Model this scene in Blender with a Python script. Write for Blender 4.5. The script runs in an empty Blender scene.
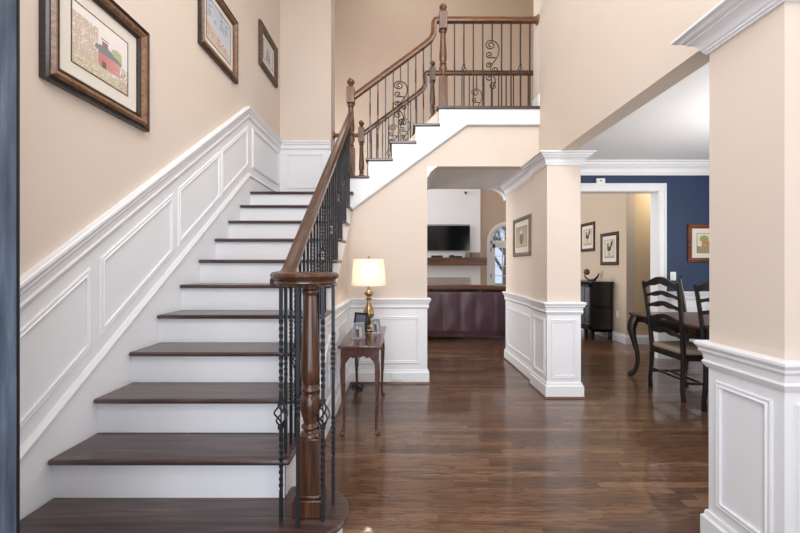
import bpy, bmesh, math, random
from mathutils import Vector, Matrix
C = bpy.context.scene
COL = C.collection
PI = math.pi
random.seed(7)

# ------------------------------------------------------------------ camera, light, exposure
cam = bpy.data.cameras.new('camera'); camo = bpy.data.objects.new('camera', cam); COL.objects.link(camo)
cam.sensor_width = 36; cam.lens = 376.0 / 800 * 36; cam.clip_start = 0.02; cam.clip_end = 200
camo.location = (0, 0, 1.285); camo.rotation_euler = (PI / 2, 0, 0)
C.camera = camo
C.view_settings.view_transform = 'Standard'; C.view_settings.look = 'None'
C.view_settings.gamma = 1; C.view_settings.use_curve_mapping = False
C.view_settings.exposure = 0.10

w = bpy.data.worlds.new('world'); C.world = w; w.use_nodes = True
bg = w.node_tree.nodes['Background']; bg.inputs[0].default_value = (0.62, 0.76, 1.0, 1); bg.inputs[1].default_value = 1.1

def area(name, loc, target, sx, sy, power, col=(1, 1, 1), spread=PI):
    l = bpy.data.lights.new(name, 'AREA'); l.shape = 'RECTANGLE'; l.size = sx; l.size_y = sy
    l.energy = power; l.color = col; l.spread = spread
    o = bpy.data.objects.new(name, l); COL.objects.link(o); o.location = loc
    d = Vector(target) - Vector(loc); o.rotation_euler = d.to_track_quat('-Z', 'Y').to_euler()
    return o
NEUT = (1.0, 0.985, 0.96); DAY = (0.95, 0.975, 1.0)
area('daylight_open_front_door', (0.35, -0.5, 1.3), (1.3, 4, 1.5), 2.0, 2.2, 44, DAY)
area('daylight_window_over_door', (0, -0.12, 4.1), (1.3, 3.6, 3.0), 2.2, 1.6, 78, DAY, PI * .8)
area('daylight_great_room_windows', (-3.9, 7.6, 2.6), (1.5, 8.0, 1.6), 3.0, 4.0, 330, DAY)
area('added_great_room_back_light', (-2.4, 9.4, 1.6), (0.6, 5.0, 1.2), 2.4, 2.2, 230, DAY)  # added light at the back wall, no window there; brightens the passage ceiling
area('daylight_dining_window', (5.15, 2.6, 1.5), (2, 2.8, 1.3), 2.2, 1.7, 50, DAY)
area('daylight_dining_front_window', (3.4, -0.05, 1.5), (3.3, 4, 1.4), 1.8, 1.7, 36, DAY)
area('added_foyer_overhead_light', (0.0, 2.0, 5.2), (0.35, 2.1, 0), 2.0, 2.4, 46, (1.0, 0.97, 0.93))  # added overhead fill for the foyer, no chandelier behind it
area('great_room_overhead_light', (0.5, 7.5, 8.7), (0.8, 8.2, 0), 3.0, 3.0, 60, NEUT)  # broad area light high over the great room, no fixture modelled
area('added_hall_fill_light', (4.5, 5.8, 2.85), (4.3, 5.85, 0), 0.5, 0.4, 22, (1.0, 0.88, 0.7))  # added warm fill so the hall end wall is not dark; no fixture
area('added_dining_uplight', (3.5, 2.9, 1.75), (3.4, 3.4, 3), 0.8, 0.8, 26, (1, .97, .93))  # added unseen uplight that brightens the dining ceiling
area('added_dining_downlight', (3.5, 2.9, 1.7), (3.4, 3.2, 0), 0.8, 0.8, 8, (1, .95, .88))  # added unseen fill pointing down over the dining table

# ------------------------------------------------------------------ materials
def lin(c):
    c = c / 255.0
    return c / 12.92 if c <= 0.04045 else ((c + 0.055) / 1.055) ** 2.4
def rgb(r, g, b): return (lin(r), lin(g), lin(b), 1)
def newmat(name):
    m = bpy.data.materials.new(name); m.use_nodes = True
    return m, m.node_tree.nodes, m.node_tree.links, m.node_tree.nodes['Principled BSDF']
def ramp(N, stops):
    r = N.new('ShaderNodeValToRGB'); e = r.color_ramp.elements
    e[0].position, e[0].color = stops[0]; e[1].position, e[1].color = stops[-1]
    for p, c in stops[1:-1]:
        x = e.new(p); x.color = c
    return r
def paint(name, c, rough=0.6, var=0.03, scale=3.0, bump=0.0, bscale=80, metallic=0, coat=0, spec=0.5):
    m, N, L, B = newmat(name)
    tc = N.new('ShaderNodeTexCoord'); n = N.new('ShaderNodeTexNoise'); n.inputs['Scale'].default_value = scale
    L.new(tc.outputs['Object'], n.inputs['Vector'])
    a = tuple(x * (1 - var) for x in c[:3]) + (1,); b = tuple(min(1, x * (1 + var)) for x in c[:3]) + (1,)
    r = ramp(N, [(0.3, a), (0.7, b)]); L.new(n.outputs['Fac'], r.inputs[0]); L.new(r.outputs[0], B.inputs['Base Color'])
    B.inputs['Roughness'].default_value = rough; B.inputs['Metallic'].default_value = metallic
    B.inputs['Coat Weight'].default_value = coat; B.inputs['Specular IOR Level'].default_value = spec
    if bump:
        n2 = N.new('ShaderNodeTexNoise'); n2.inputs['Scale'].default_value = bscale; L.new(tc.outputs['Object'], n2.inputs['Vector'])
        bp = N.new('ShaderNodeBump'); bp.inputs['Strength'].default_value = bump; bp.inputs['Distance'].default_value = 0.01
        L.new(n2.outputs['Fac'], bp.inputs['Height']); L.new(bp.outputs[0], B.inputs['Normal'])
    return m
def wood(name, dark, mid, light, axis=0, rough=0.3, coat=0.3, grain=1.0, crough=0.12):
    m, N, L, B = newmat(name)
    tc = N.new('ShaderNodeTexCoord'); mp = N.new('ShaderNodeMapping')
    s = [38 * grain] * 3; s[axis] = 2.2 * grain; mp.inputs['Scale'].default_value = s
    L.new(tc.outputs['Object'], mp.inputs['Vector'])
    n = N.new('ShaderNodeTexNoise'); n.inputs['Scale'].default_value = 1.0; n.inputs['Detail'].default_value = 6
    n.inputs['Distortion'].default_value = 1.2; L.new(mp.outputs[0], n.inputs['Vector'])
    r = ramp(N, [(0.3, dark), (0.5, mid), (0.72, light)]); L.new(n.outputs['Fac'], r.inputs[0])
    L.new(r.outputs[0], B.inputs['Base Color'])
    B.inputs['Roughness'].default_value = rough; B.inputs['Coat Weight'].default_value = coat; B.inputs['Coat Roughness'].default_value = crough
    return m
def floor_mat():
    m, N, L, B = newmat('oak_strip_floor')
    tc = N.new('ShaderNodeTexCoord')
    br = N.new('ShaderNodeTexBrick'); br.offset = 0.0; br.offset_frequency = 2; br.squash = 1
    for k, v in (('Scale', 1.0), ('Mortar Size', 0.0007), ('Mortar Smooth', 0.1), ('Bias', 0.0), ('Brick Width', 0.85), ('Row Height', 0.0575)):
        br.inputs[k].default_value = v
    br.inputs['Color1'].default_value = (0, 0, 0, 1); br.inputs['Color2'].default_value = (1, 1, 1, 1); br.inputs['Mortar'].default_value = (0.5, 0.5, 0.5, 1)
    sx = N.new('ShaderNodeSeparateXYZ'); L.new(tc.outputs['Object'], sx.inputs[0])
    dv = N.new('ShaderNodeMath'); dv.operation = 'DIVIDE'; dv.inputs[1].default_value = 0.0575; L.new(sx.outputs['Y'], dv.inputs[0])
    fl = N.new('ShaderNodeMath'); fl.operation = 'FLOOR'; L.new(dv.outputs[0], fl.inputs[0])
    wn = N.new('ShaderNodeTexWhiteNoise'); wn.noise_dimensions = '1D'; L.new(fl.outputs[0], wn.inputs['W'])
    ma = N.new('ShaderNodeMath'); ma.operation = 'MULTIPLY_ADD'; ma.inputs[1].default_value = 5.0; L.new(wn.outputs['Value'], ma.inputs[0]); L.new(sx.outputs['X'], ma.inputs[2])
    cx = N.new('ShaderNodeCombineXYZ'); L.new(ma.outputs[0], cx.inputs['X']); L.new(sx.outputs['Y'], cx.inputs['Y'])
    L.new(cx.outputs[0], br.inputs['Vector'])
    # grain shifted by the strip's own random value
    mul = N.new('ShaderNodeVectorMath'); mul.operation = 'MULTIPLY'; mul.inputs[1].default_value = (7, 13, 5); L.new(br.outputs['Color'], mul.inputs[0])
    add = N.new('ShaderNodeVectorMath'); add.operation = 'ADD'; L.new(tc.outputs['Object'], add.inputs[0]); L.new(mul.outputs[0], add.inputs[1])
    mp = N.new('ShaderNodeMapping'); mp.inputs['Scale'].default_value = (3.2, 44, 1); L.new(add.outputs[0], mp.inputs['Vector'])
    n = N.new('ShaderNodeTexNoise'); n.inputs['Scale'].default_value = 1.1; n.inputs['Detail'].default_value = 5; n.inputs['Distortion'].default_value = 1.5
    L.new(mp.outputs[0], n.inputs['Vector'])
    base = ramp(N, [(0.0, rgb(86, 58, 40)), (0.5, rgb(106, 75, 54)), (1.0, rgb(130, 96, 71))]); L.new(br.outputs['Color'], base.inputs[0])
    gr = ramp(N, [(0.34, (0.26, 0.22, 0.20, 1)), (0.48, (0.85, 0.84, 0.82, 1)), (0.68, (1.12, 1.1, 1.06, 1))]); L.new(n.outputs['Fac'], gr.inputs[0])
    mx = N.new('ShaderNodeMix'); mx.data_type = 'RGBA'; mx.blend_type = 'MULTIPLY'; mx.inputs[0].default_value = 0.85
    L.new(base.outputs[0], mx.inputs[6]); L.new(gr.outputs[0], mx.inputs[7])
    mpc = N.new('ShaderNodeMapping'); mpc.inputs['Scale'].default_value = (1.5, 15, 1); L.new(add.outputs[0], mpc.inputs['Vector'])
    nc = N.new('ShaderNodeTexNoise'); nc.inputs['Scale'].default_value = 1.0; nc.inputs['Detail'].default_value = 1.5; nc.inputs['Distortion'].default_value = 0.6; L.new(mpc.outputs[0], nc.inputs['Vector'])
    mc = N.new('ShaderNodeMath'); mc.operation = 'MULTIPLY'; mc.inputs[1].default_value = 11.0; L.new(nc.outputs['Fac'], mc.inputs[0])
    fc = N.new('ShaderNodeMath'); fc.operation = 'FRACT'; L.new(mc.outputs[0], fc.inputs[0])
    rc = ramp(N, [(0.0, (0.55, 0.50, 0.46, 1)), (0.22, (0.95, 0.94, 0.93, 1)), (0.8, (1.06, 1.06, 1.05, 1)), (1.0, (0.62, 0.57, 0.53, 1))]); L.new(fc.outputs[0], rc.inputs[0])
    mx3 = N.new('ShaderNodeMix'); mx3.data_type = 'RGBA'; mx3.blend_type = 'MULTIPLY'; mx3.inputs[0].default_value = 0.95
    L.new(mx.outputs[2], mx3.inputs[6]); L.new(rc.outputs[0], mx3.inputs[7]); mx = mx3
    m2 = N.new('ShaderNodeMix'); m2.data_type = 'RGBA'; m2.blend_type = 'MIX'
    L.new(br.outputs['Fac'], m2.inputs[0]); L.new(mx.outputs[2], m2.inputs[6]); m2.inputs[7].default_value = rgb(45, 26, 16)
    L.new(m2.outputs[2], B.inputs['Base Color'])
    B.inputs['Roughness'].default_value = 0.3; B.inputs['Coat Weight'].default_value = 0.5; B.inputs['Coat Roughness'].default_value = 0.06
    n3 = N.new('ShaderNodeTexNoise'); n3.inputs['Scale'].default_value = 9; L.new(tc.outputs['Object'], n3.inputs['Vector'])
    bp = N.new('ShaderNodeBump'); bp.inputs['Strength'].default_value = 0.05; bp.inputs['Distance'].default_value = 0.02
    L.new(n3.outputs['Fac'], bp.inputs['Height']); L.new(bp.outputs[0], B.inputs['Coat Normal'])
    return m
M = {}
M['beige'] = paint('beige_wall_paint', rgb(217, 202, 188), 0.75, 0.012, 2)
M['tan'] = paint('tan_wall_paint', rgb(200, 183, 162), 0.75, 0.012, 2)
M['peach'] = paint('peach_tan_wall_paint', rgb(200, 179, 161), 0.75, 0.012, 2)
M['gold'] = paint('golden_beige_wall_paint', rgb(216, 190, 152), 0.75, 0.012, 2)
M['white'] = paint('white_trim_paint', rgb(232, 232, 234), 0.38, 0.01, 4)
M['ceil'] = paint('ceiling_white_paint', rgb(226, 226, 228), 0.85, 0.01, 4)
M['blue'] = paint('navy_wall_paint', rgb(33, 52, 84), 0.6, 0.03, 3)
M['floor'] = floor_mat()
M['tread'] = wood('dark_walnut_tread', rgb(42, 29, 27), rgb(70, 51, 48), rgb(98, 76, 70), 0, 0.32, 0.35, 0.8, 0.15)
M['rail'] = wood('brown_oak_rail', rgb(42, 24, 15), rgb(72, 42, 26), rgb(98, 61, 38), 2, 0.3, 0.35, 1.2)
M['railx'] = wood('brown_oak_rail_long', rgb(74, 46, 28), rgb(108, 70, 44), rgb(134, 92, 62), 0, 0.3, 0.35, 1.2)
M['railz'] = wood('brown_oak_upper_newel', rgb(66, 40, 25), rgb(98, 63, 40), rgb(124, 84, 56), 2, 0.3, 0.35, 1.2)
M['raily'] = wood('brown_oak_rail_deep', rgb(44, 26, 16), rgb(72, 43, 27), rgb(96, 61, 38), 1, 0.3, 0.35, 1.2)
M['iron'] = paint('dark_wrought_iron', rgb(46, 47, 52), 0.34, 0.1, 30, 0.0, metallic=0.4)
M['mahog'] = wood('red_brown_mahogany', rgb(52, 26, 20), rgb(80, 44, 35), rgb(104, 62, 48), 1, 0.22, 0.5, 1.0)
M['brass'] = paint('antique_brass', rgb(156, 132, 92), 0.28, 0.1, 20, metallic=1)
M['black'] = paint('black_painted_wood', rgb(26, 22, 21), 0.35, 0.2, 20, coat=0.2)
M['blackwd'] = wood('distressed_black_wood', rgb(12, 10, 10), rgb(22, 18, 17), rgb(70, 48, 34), 2, 0.35, 0.3, 0.7)
M['walnut'] = wood('walnut_table_top', rgb(50, 30, 22), rgb(84, 54, 38), rgb(110, 74, 54), 1, 0.35, 0.2, 1.0)
M['cushion'] = paint('oatmeal_seat_fabric', rgb(176, 160, 142), 0.9, 0.12, 60, 0.3, 200)
M['leather'] = paint('oxblood_leather', rgb(84, 60, 67), 0.34, 0.12, 5, 0.12, 9)
M['leather_lit'] = paint('brown_leather_lit_top', rgb(104, 66, 48), 0.42, 0.12, 8, 0.2, 12)  # sofa top roll: brown leather, light from above put into its paler colour
M['screen'] = paint('black_screen', rgb(8, 8, 10), 0.12, 0.0)
M['plastic'] = paint('black_plastic', rgb(20, 20, 22), 0.4, 0.05)
M['silver'] = paint('silver_edge', rgb(150, 150, 152), 0.35, 0.02, metallic=0.6)
M['mantel'] = wood('rustic_mantel_wood', rgb(58, 34, 20), rgb(94, 60, 38), rgb(122, 82, 54), 0, 0.5, 0.1, 0.5)
M['stone'] = paint('speckled_stone', rgb(168, 158, 150), 0.4, 0.25, 45)
M['firebox'] = paint('sooty_firebrick', rgb(30, 28, 27), 0.9, 0.3, 20)
M['mat'] = paint('mat_board', rgb(222, 214, 202), 0.9, 0.01)
M['framedark'] = wood('dark_frame_wood', rgb(24, 17, 15), rgb(38, 27, 23), rgb(56, 40, 32), 1, 0.3, 0.3)
M['framegold'] = wood('bronze_brown_frame_wood', rgb(96, 62, 38), rgb(132, 92, 62), rgb(156, 116, 82), 1, 0.32, 0.3)
M['framebrown'] = wood('umber_frame_wood', rgb(58, 40, 32), rgb(84, 62, 50), rgb(108, 84, 68), 1, 0.4, 0.2)
M['framered'] = wood('cherry_frame_wood', rgb(88, 44, 22), rgb(128, 70, 38), rgb(156, 92, 54), 0, 0.3, 0.3)
M['frametaupe'] = wood('taupe_frame_wood', rgb(96, 78, 62), rgb(124, 104, 84), rgb(150, 130, 106), 1, 0.4, 0.2)
M['plate'] = paint('white_plastic_plate', rgb(236, 236, 232), 0.4, 0.0)
M['slot'] = paint('dark_slot', rgb(60, 60, 60), 0.6, 0.0)
M['shoe'] = wood('brown_shoe_moulding', rgb(70, 42, 26), rgb(98, 62, 40), rgb(120, 80, 54), 0, 0.35, 0.2)
M['doorblue'] = None
M['bark'] = paint('grey_bark', rgb(96, 88, 82), 0.9, 0.2, 10)
M['grass'] = paint('winter_grass', rgb(110, 110, 78), 0.95, 0.2, 3)
M['reddeco'] = paint('bronze_feathers', rgb(96, 72, 50), 0.6, 0.3, 40)

def door_mat():
    m, N, L, B = newmat('weathered_blue_grey_door_paint')
    tc = N.new('ShaderNodeTexCoord'); mp = N.new('ShaderNodeMapping'); mp.inputs['Scale'].default_value = (30, 30, 3)
    L.new(tc.outputs['Object'], mp.inputs['Vector'])
    n = N.new('ShaderNodeTexNoise'); n.inputs['Scale'].default_value = 1.5; n.inputs['Detail'].default_value = 8; L.new(mp.outputs[0], n.inputs['Vector'])
    r = ramp(N, [(0.3, rgb(58, 68, 82)), (0.55, rgb(84, 97, 114)), (0.72, rgb(108, 122, 138)), (0.82, rgb(160, 166, 170))]); L.new(n.outputs['Fac'], r.inputs[0])
    L.new(r.outputs[0], B.inputs['Base Color']); B.inputs['Roughness'].default_value = 0.55
    return m
M['doorblue'] = door_mat()
def glass(name, col=(1, 1, 1, 1), rough=0.0, alpha=0.12):
    m, N, L, B = newmat(name)
    B.inputs['Base Color'].default_value = col; B.inputs['Roughness'].default_value = rough
    B.inputs['Alpha'].default_value = alpha; B.inputs['Specular IOR Level'].default_value = 0.5
    return m
M['glass'] = glass('clear_glass', (0.9, 0.95, 1, 1), 0.02, 0.1)
M['acrylic'] = glass('clear_acrylic', (0.7, 0.74, 0.78, 1), 0.05, 0.22)
def shade_mat():
    m, N, L, B = newmat('ivory_lamp_shade')
    N.remove(B); out = N['Material Output']
    d = N.new('ShaderNodeBsdfDiffuse'); d.inputs[0].default_value = rgb(238, 234, 226)
    t = N.new('ShaderNodeBsdfTranslucent'); t.inputs[0].default_value = rgb(246, 240, 228)
    wv = N.new('ShaderNodeTexWave'); wv.inputs['Scale'].default_value = 90; bp = N.new('ShaderNodeBump'); bp.inputs['Strength'].default_value = 0.05
    L.new(wv.outputs['Fac'], bp.inputs['Height']); L.new(bp.outputs[0], d.inputs['Normal'])
    x = N.new('ShaderNodeMixShader'); x.inputs[0].default_value = 0.55
    L.new(d.outputs[0], x.inputs[1]); L.new(t.outputs[0], x.inputs[2]); L.new(x.outputs[0], out.inputs[0])
    return m
M['shade'] = shade_mat()
def art_mat():
    m, N, L, B = newmat('printed_art_paper')
    a = N.new('ShaderNodeAttribute'); a.attribute_name = 'art'
    L.new(a.outputs['Color'], B.inputs['Base Color']); B.inputs['Roughness'].default_value = 0.8
    return m
M['art'] = art_mat()

# ------------------------------------------------------------------ mesh helpers
class MB:
    def __init__(s): s.v = []; s.f = []
    def add(s, vs, fs):
        n = len(s.v); s.v += [tuple(p) for p in vs]; s.f += [tuple(i + n for i in f) for f in fs]; return s
    def box(s, x0, x1, y0, y1, z0, z1, mtx=None):
        vs = [(x, y, z) for z in (z0, z1) for y in (y0, y1) for x in (x0, x1)]
        if mtx: vs = [mtx @ Vector(p) for p in vs]
        return s.add(vs, [(0, 2, 3, 1), (4, 5, 7, 6), (0, 1, 5, 4), (2, 6, 7, 3), (0, 4, 6, 2), (1, 3, 7, 5)])
    def prism(s, pts, axis, a, b):
        """2-D polygon extruded along axis ('x': pts are y,z; 'y': x,z; 'z': x,y)"""
        def P(p, t): return (t, p[0], p[1]) if axis == 'x' else (p[0], t, p[1]) if axis == 'y' else (p[0], p[1], t)
        n = len(pts); vs = [P(p, a) for p in pts] + [P(p, b) for p in pts]
        fs = [tuple(range(n)), tuple(range(2 * n - 1, n - 1, -1))] + [(i, (i + 1) % n, n + (i + 1) % n, n + i) for i in range(n)]
        return s.add(vs, fs)
    def lathe(s, prof, cx=0, cy=0, cz=0, seg=24, cap=True):
        vs = []; n = len(prof)
        for k in range(seg):
            t = 2 * PI * k / seg
            vs += [(cx + r * math.cos(t), cy + r * math.sin(t), cz + z) for r, z in prof]
        fs = [(k * n + i, ((k + 1) % seg) * n + i, ((k + 1) % seg) * n + i + 1, k * n + i + 1) for k in range(seg) for i in range(n - 1)]
        if cap: fs += [tuple(k * n for k in range(seg))[::-1], tuple(k * n + n - 1 for k in range(seg))]
        return s.add(vs, fs)
    def tube(s, pts, r, seg=8, flat=(1, 1)):
        """round tube along points; r number or list"""
        P = [Vector(p) for p in pts]; n = len(P); R = r if isinstance(r, (list, tuple)) else [r] * n
        T = [(P[min(i + 1, n - 1)] - P[max(i - 1, 0)]).normalized() for i in range(n)]
        u = T[0].cross(Vector((0, 1, 0)));
        if u.length < 0.1: u = T[0].cross(Vector((1, 0, 0)))
        u.normalize(); vs = []
        for i in range(n):
            u = (u - T[i] * u.dot(T[i])).normalized(); w_ = T[i].cross(u)
            for k in range(seg):
                a = 2 * PI * k / seg + PI / seg
                vs.append(P[i] + u * (math.cos(a) * R[i] * flat[0]) + w_ * (math.sin(a) * R[i] * flat[1]))
        fs = [(i * seg + k, i * seg + (k + 1) % seg, (i + 1) * seg + (k + 1) % seg, (i + 1) * seg + k) for i in range(n - 1) for k in range(seg)]
        fs += [tuple(range(seg))[::-1], tuple((n - 1) * seg + k for k in range(seg))]
        return s.add(vs, fs)
    def sweep(s, path, prof, a, closed=False):
        """profile (p along a, q along a x tangent) swept with mitred corners"""
        P = [Vector(p) for p in path]; a = Vector(a).normalized(); n = len(P)
        def seg(i): return (P[(i + 1) % n] - P[i]).normalized()
        rings = []
        for i in range(n):
            if closed: t0, t1 = seg((i - 1) % n), seg(i)
            else: t0 = seg(i - 1) if i > 0 else seg(0); t1 = seg(i) if i < n - 1 else seg(n - 2)
            m0 = a.cross(t0).normalized(); m1 = a.cross(t1).normalized(); m = (m0 + m1).normalized(); m = m / max(0.3, m.dot(m0))
            rings.append([P[i] + a * p + m * q for p, q in prof])
        k = len(prof); vs = [p for r in rings for p in r]
        fs = [(i * k + j, i * k + (j + 1) % k, ((i + 1) % n) * k + (j + 1) % k, ((i + 1) % n) * k + j) for i in range(n if closed else n - 1) for j in range(k)]
        if not closed: fs += [tuple(range(k))[::-1], tuple((n - 1) * k + j for j in range(k))]
        return s.add(vs, fs)
    def bar(s, x, y, segs, w=0.014):
        """vertical square bar; segs = [(z0, z1, turns)]"""
        h = w / math.sqrt(2)
        for z0, z1, turns in segs:
            n = max(1, int(abs(turns) * 12)); vs = []
            for i in range(n + 1):
                z = z0 + (z1 - z0) * i / n; a0 = 2 * PI * turns * i / n + PI / 4
                vs += [(x + h * math.cos(a0 + k * PI / 2), y + h * math.sin(a0 + k * PI / 2), z) for k in range(4)]
            fs = [(i * 4 + k, i * 4 + (k + 1) % 4, (i + 1) * 4 + (k + 1) % 4, (i + 1) * 4 + k) for i in range(n) for k in range(4)]
            fs += [(3, 2, 1, 0), (n * 4, n * 4 + 1, n * 4 + 2, n * 4 + 3)]
            s.add(vs, fs)
        return s
    def build(s, name, mat, parent=None, angle=22, bevel=0, origin=None, bseg=2):
        me = bpy.data.meshes.new(name)
        if origin is None:
            if parent is None and s.v:
                xs = [p[0] for p in s.v]; ys = [p[1] for p in s.v]; zs = [p[2] for p in s.v]
                origin = ((min(xs) + max(xs)) / 2, (min(ys) + max(ys)) / 2, min(zs))
            else: origin = (0, 0, 0)
        me.from_pydata([(p[0] - origin[0], p[1] - origin[1], p[2] - origin[2]) for p in s.v], [], s.f)
        bm = bmesh.new(); bm.from_mesh(me); bmesh.ops.recalc_face_normals(bm, faces=bm.faces); bm.to_mesh(me); bm.free()
        me.materials.append(mat)
        me.polygons.foreach_set('use_smooth', [True] * len(me.polygons)); me.set_sharp_from_angle(angle=math.radians(angle))
        o = bpy.data.objects.new(name, me); COL.objects.link(o); o.location = origin
        if parent: o.parent = parent
        if bevel:
            b = o.modifiers.new('bevel', 'BEVEL'); b.width = bevel; b.segments = bseg; b.limit_method = 'ANGLE'; b.angle_limit = math.radians(40)
        return o
def tag(o, label, cat, group=None, kind=None):
    o['label'] = label; o['category'] = cat
    if group: o['group'] = group
    if kind: o['kind'] = kind
    return o
def thing(name, label, cat, loc=(0, 0, 0), rz=0, group=None):
    o = bpy.data.objects.new(name, None); COL.objects.link(o); o.location = loc; o.rotation_euler = (0, 0, rz); o.empty_display_size = 0.1
    return tag(o, label, cat, group)
def struct(name, mb, mat, label, cat, **k):
    return tag(mb.build(name, mat, origin=(0, 0, 0), **k), label, cat, kind='structure')
TN = [0]
def trim(mb, label, cat='trim', mat=None, **k):
    TN[0] += 1
    return struct('trim_%d' % TN[0], mb, mat or M['white'], label, cat, **k)
def copy_tree(o, parent=None):
    c = o.copy(); COL.objects.link(c)
    if parent: c.parent = parent
    for ch in list(o.children): copy_tree(ch, c)
    return c

# moulding profiles (out, up)
CAP = [(u_ * .84, v_) for u_, v_ in [(0, 0), (.042, 0), (.049, -.007), (.049, -.018), (.040, -.028), (.036, -.034), (.036, -.044), (.022, -.058), (.018, -.085), (.026, -.094), (.020, -.106), (.010, -.12), (0, -.12)]]
CROWN = [(0, -.115), (.010, -.115), (.012, -.106), (.018, -.104), (.018, -.095), (.024, -.090), (.028, -.076), (.040, -.058), (.056, -.047), (.062, -.045), (.062, -.037), (.070, -.035), (.080, -.028), (.084, -.016), (.096, -.014), (.105, -.012), (.105, 0), (0, 0)]
BASE = [(0, .15), (.008, .15), (.012, .138), (.012, .128), (.022, .118), (.022, 0), (0, 0)]
SHOE = [(.022, .018), (.028, .016), (.036, .006), (.037, 0), (.022, 0)]
def q(prof): return [(v, u) for u, v in prof]          # for paths round corners: a = Z
PM = [(u_ * .85, v_ * .85) for u_, v_ in [(0, -.016), (.006, -.016), (.010, -.009), (.007, -.002), (.008, .005), (.013, .010), (.011, .016), (0, .016)]]
def frame(mb, pts, a): return mb.sweep(pts, PM, a, True)

def smooth(p, it=2):
    for _ in range(it):
        o = [p[0]]
        for a, b in zip(p, p[1:]):
            o.append(tuple(.75 * x + .25 * y for x, y in zip(a, b))); o.append(tuple(.25 * x + .75 * y for x, y in zip(a, b)))
        p = o + [p[-1]]
    return p

# ------------------------------------------------------------------ layout numbers
R = 0.19; G = 0.2585; N2 = 1.719
def nose(i): return N2 + G * (i - 2)
def T(i): return .021 + .1885 * i if i <= 11 else R * i
def nline(y): return 2 * R + (R / G) * (y - N2)       # line of the mouldings
def tline(y): return T(2) + (.1885 / G) * (y - N2)     # nosing line
XL = -1.63; XS = -0.57; YM = 4.15; XO = 0.30; XU = 1.53; ZH = 2.39; YP = 5.375

# ------------------------------------------------------------------ setting
struct('floor', MB().box(-4.2, 5.6, -1.2, 9.8, -0.1, 0), M['floor'], 'glossy brown oak strip floor running through foyer, dining room and great room', 'floor')
def wall(name, mb, mat, label): return struct(name, mb, mat, label, 'wall')
wall('wall_left', MB().box(XL - .15, XL, -.25, 5.25, 0, 5.7), M['beige'], 'tall beige wall along the left side of the stairs')
wall('wall_landing', MB().box(XL - .15, -.937, 5.107, 5.25, 0, 5.7), M['beige'], 'narrow beige wall behind the stair landing')
wall('wall_stair_back', MB().box(-4.0, XO, 5.25, 5.4, 0, 2.28), M['beige'], 'beige wall under the far side of the upper flight')
zs = lambda x: 2.857 - .735 * (.728 - x)
wall('wall_middle', MB().prism([(XS, 0), (XO, 0), (XO, ZH), (XU, ZH), (XU, 3.0), (.42, 3.0), (XS, zs(XS) + .12)], 'y', YM, YM + .15), M['beige'], 'beige wall under the upper flight with opening to the great room')
wall('wall_under_stairs', MB().prism([(2.1, 0), (YM, 0), (YM, tline(YM) - .27), (2.1, tline(2.1) - .27)], 'x', XS - .12, XS), M['beige'], 'beige wall below the open side of the first flight')
wall('wall_passage_left', MB().box(XO - .15, XO, YM + .15, YP, 0, ZH), M['beige'], 'left wall of the passage to the great room')
wall('wall_passage_right', MB().box(1.48, 1.62, 4.08, 5.25, 0, ZH), M['beige'], 'beige wall between passage and dining room')
wall('wall_upper_floor_edge', MB().box(.44, 1.62, YM + .15, YP, ZH + .001, 2.999).box(XO - .15, .44, YM + .15, YP, ZH + .001, 2.58), M['ceil'], 'thick white soffit over the passage to the great room')
struct('floor_upper', MB().box(.44, 5.2, YM + .005, YP, 3.0, 3.035), M['tread'], 'upstairs hall floor behind the gallery railing', 'floor')
wall('wall_right', MB().box(XU, XU + .14, -.25, 4.31, ZH, 5.7), M['beige'], 'tall beige wall above the beam on the right of the foyer')
wall('wall_right_front', MB().box(XU, XU + .14, -.25, 0.6, 0, ZH), M['beige'], 'short beige wall beside the front door')
# front wall with doorway and window above it
wall('wall_front', MB().box(-1.78, -.93, -.25, -.1, 0, 5.7).box(.93, 5.3, -.25, -.1, 0, 2.9).box(-.93, .93, -.25, -.1, 2.45, 3.2)
     .box(-.93, .93, -.25, -.1, 5.1, 5.7).box(.93, 1.67, -.25, -.1, 2.9, 5.7), M['beige'], 'front wall around the open entrance door')
struct('ceiling', MB().box(-1.78, 1.67, -.25, 5.4, 5.7, 5.8), M['ceil'], 'high white ceiling over the two storey foyer', 'ceiling')
struct('ceiling_dining', MB().box(1.62, 5.4, -.25, 5.25, 2.74, 2.99), M['ceil'], 'white ceiling of the dining room', 'ceiling')
struct('ceiling_great_room', MB().box(-4.0, 5.4, 5.4, 9.65, 8.8, 8.9), M['ceil'], 'white ceiling high over the great room', 'ceiling')
wall('wall_great_room_upper', MB().box(-4.0, 5.4, 5.3, 5.4, 5.7, 8.8).box(1.67, 5.4, 4.25, 4.4, 3.04, 5.7), M['tan'], 'upper wall above the foyer side of the great room')
# dining back wall with cased opening
DX0, DX1, DZ = 2.30, 3.61, 2.345
wall('wall_dining', MB().box(1.62, DX0, 5.25, 5.4, 0, 2.74).box(DX1, 5.3, 5.25, 5.4, 0, 2.74).box(DX0, DX1, 5.25, 5.4, DZ, 2.74), M['blue'], 'navy blue end wall of the dining room')
wall('wall_dining_right', MB().box(5.3, 5.42, -.25, 6.3, 0, 2.9), M['blue'], 'navy blue window wall of the dining room')
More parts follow.
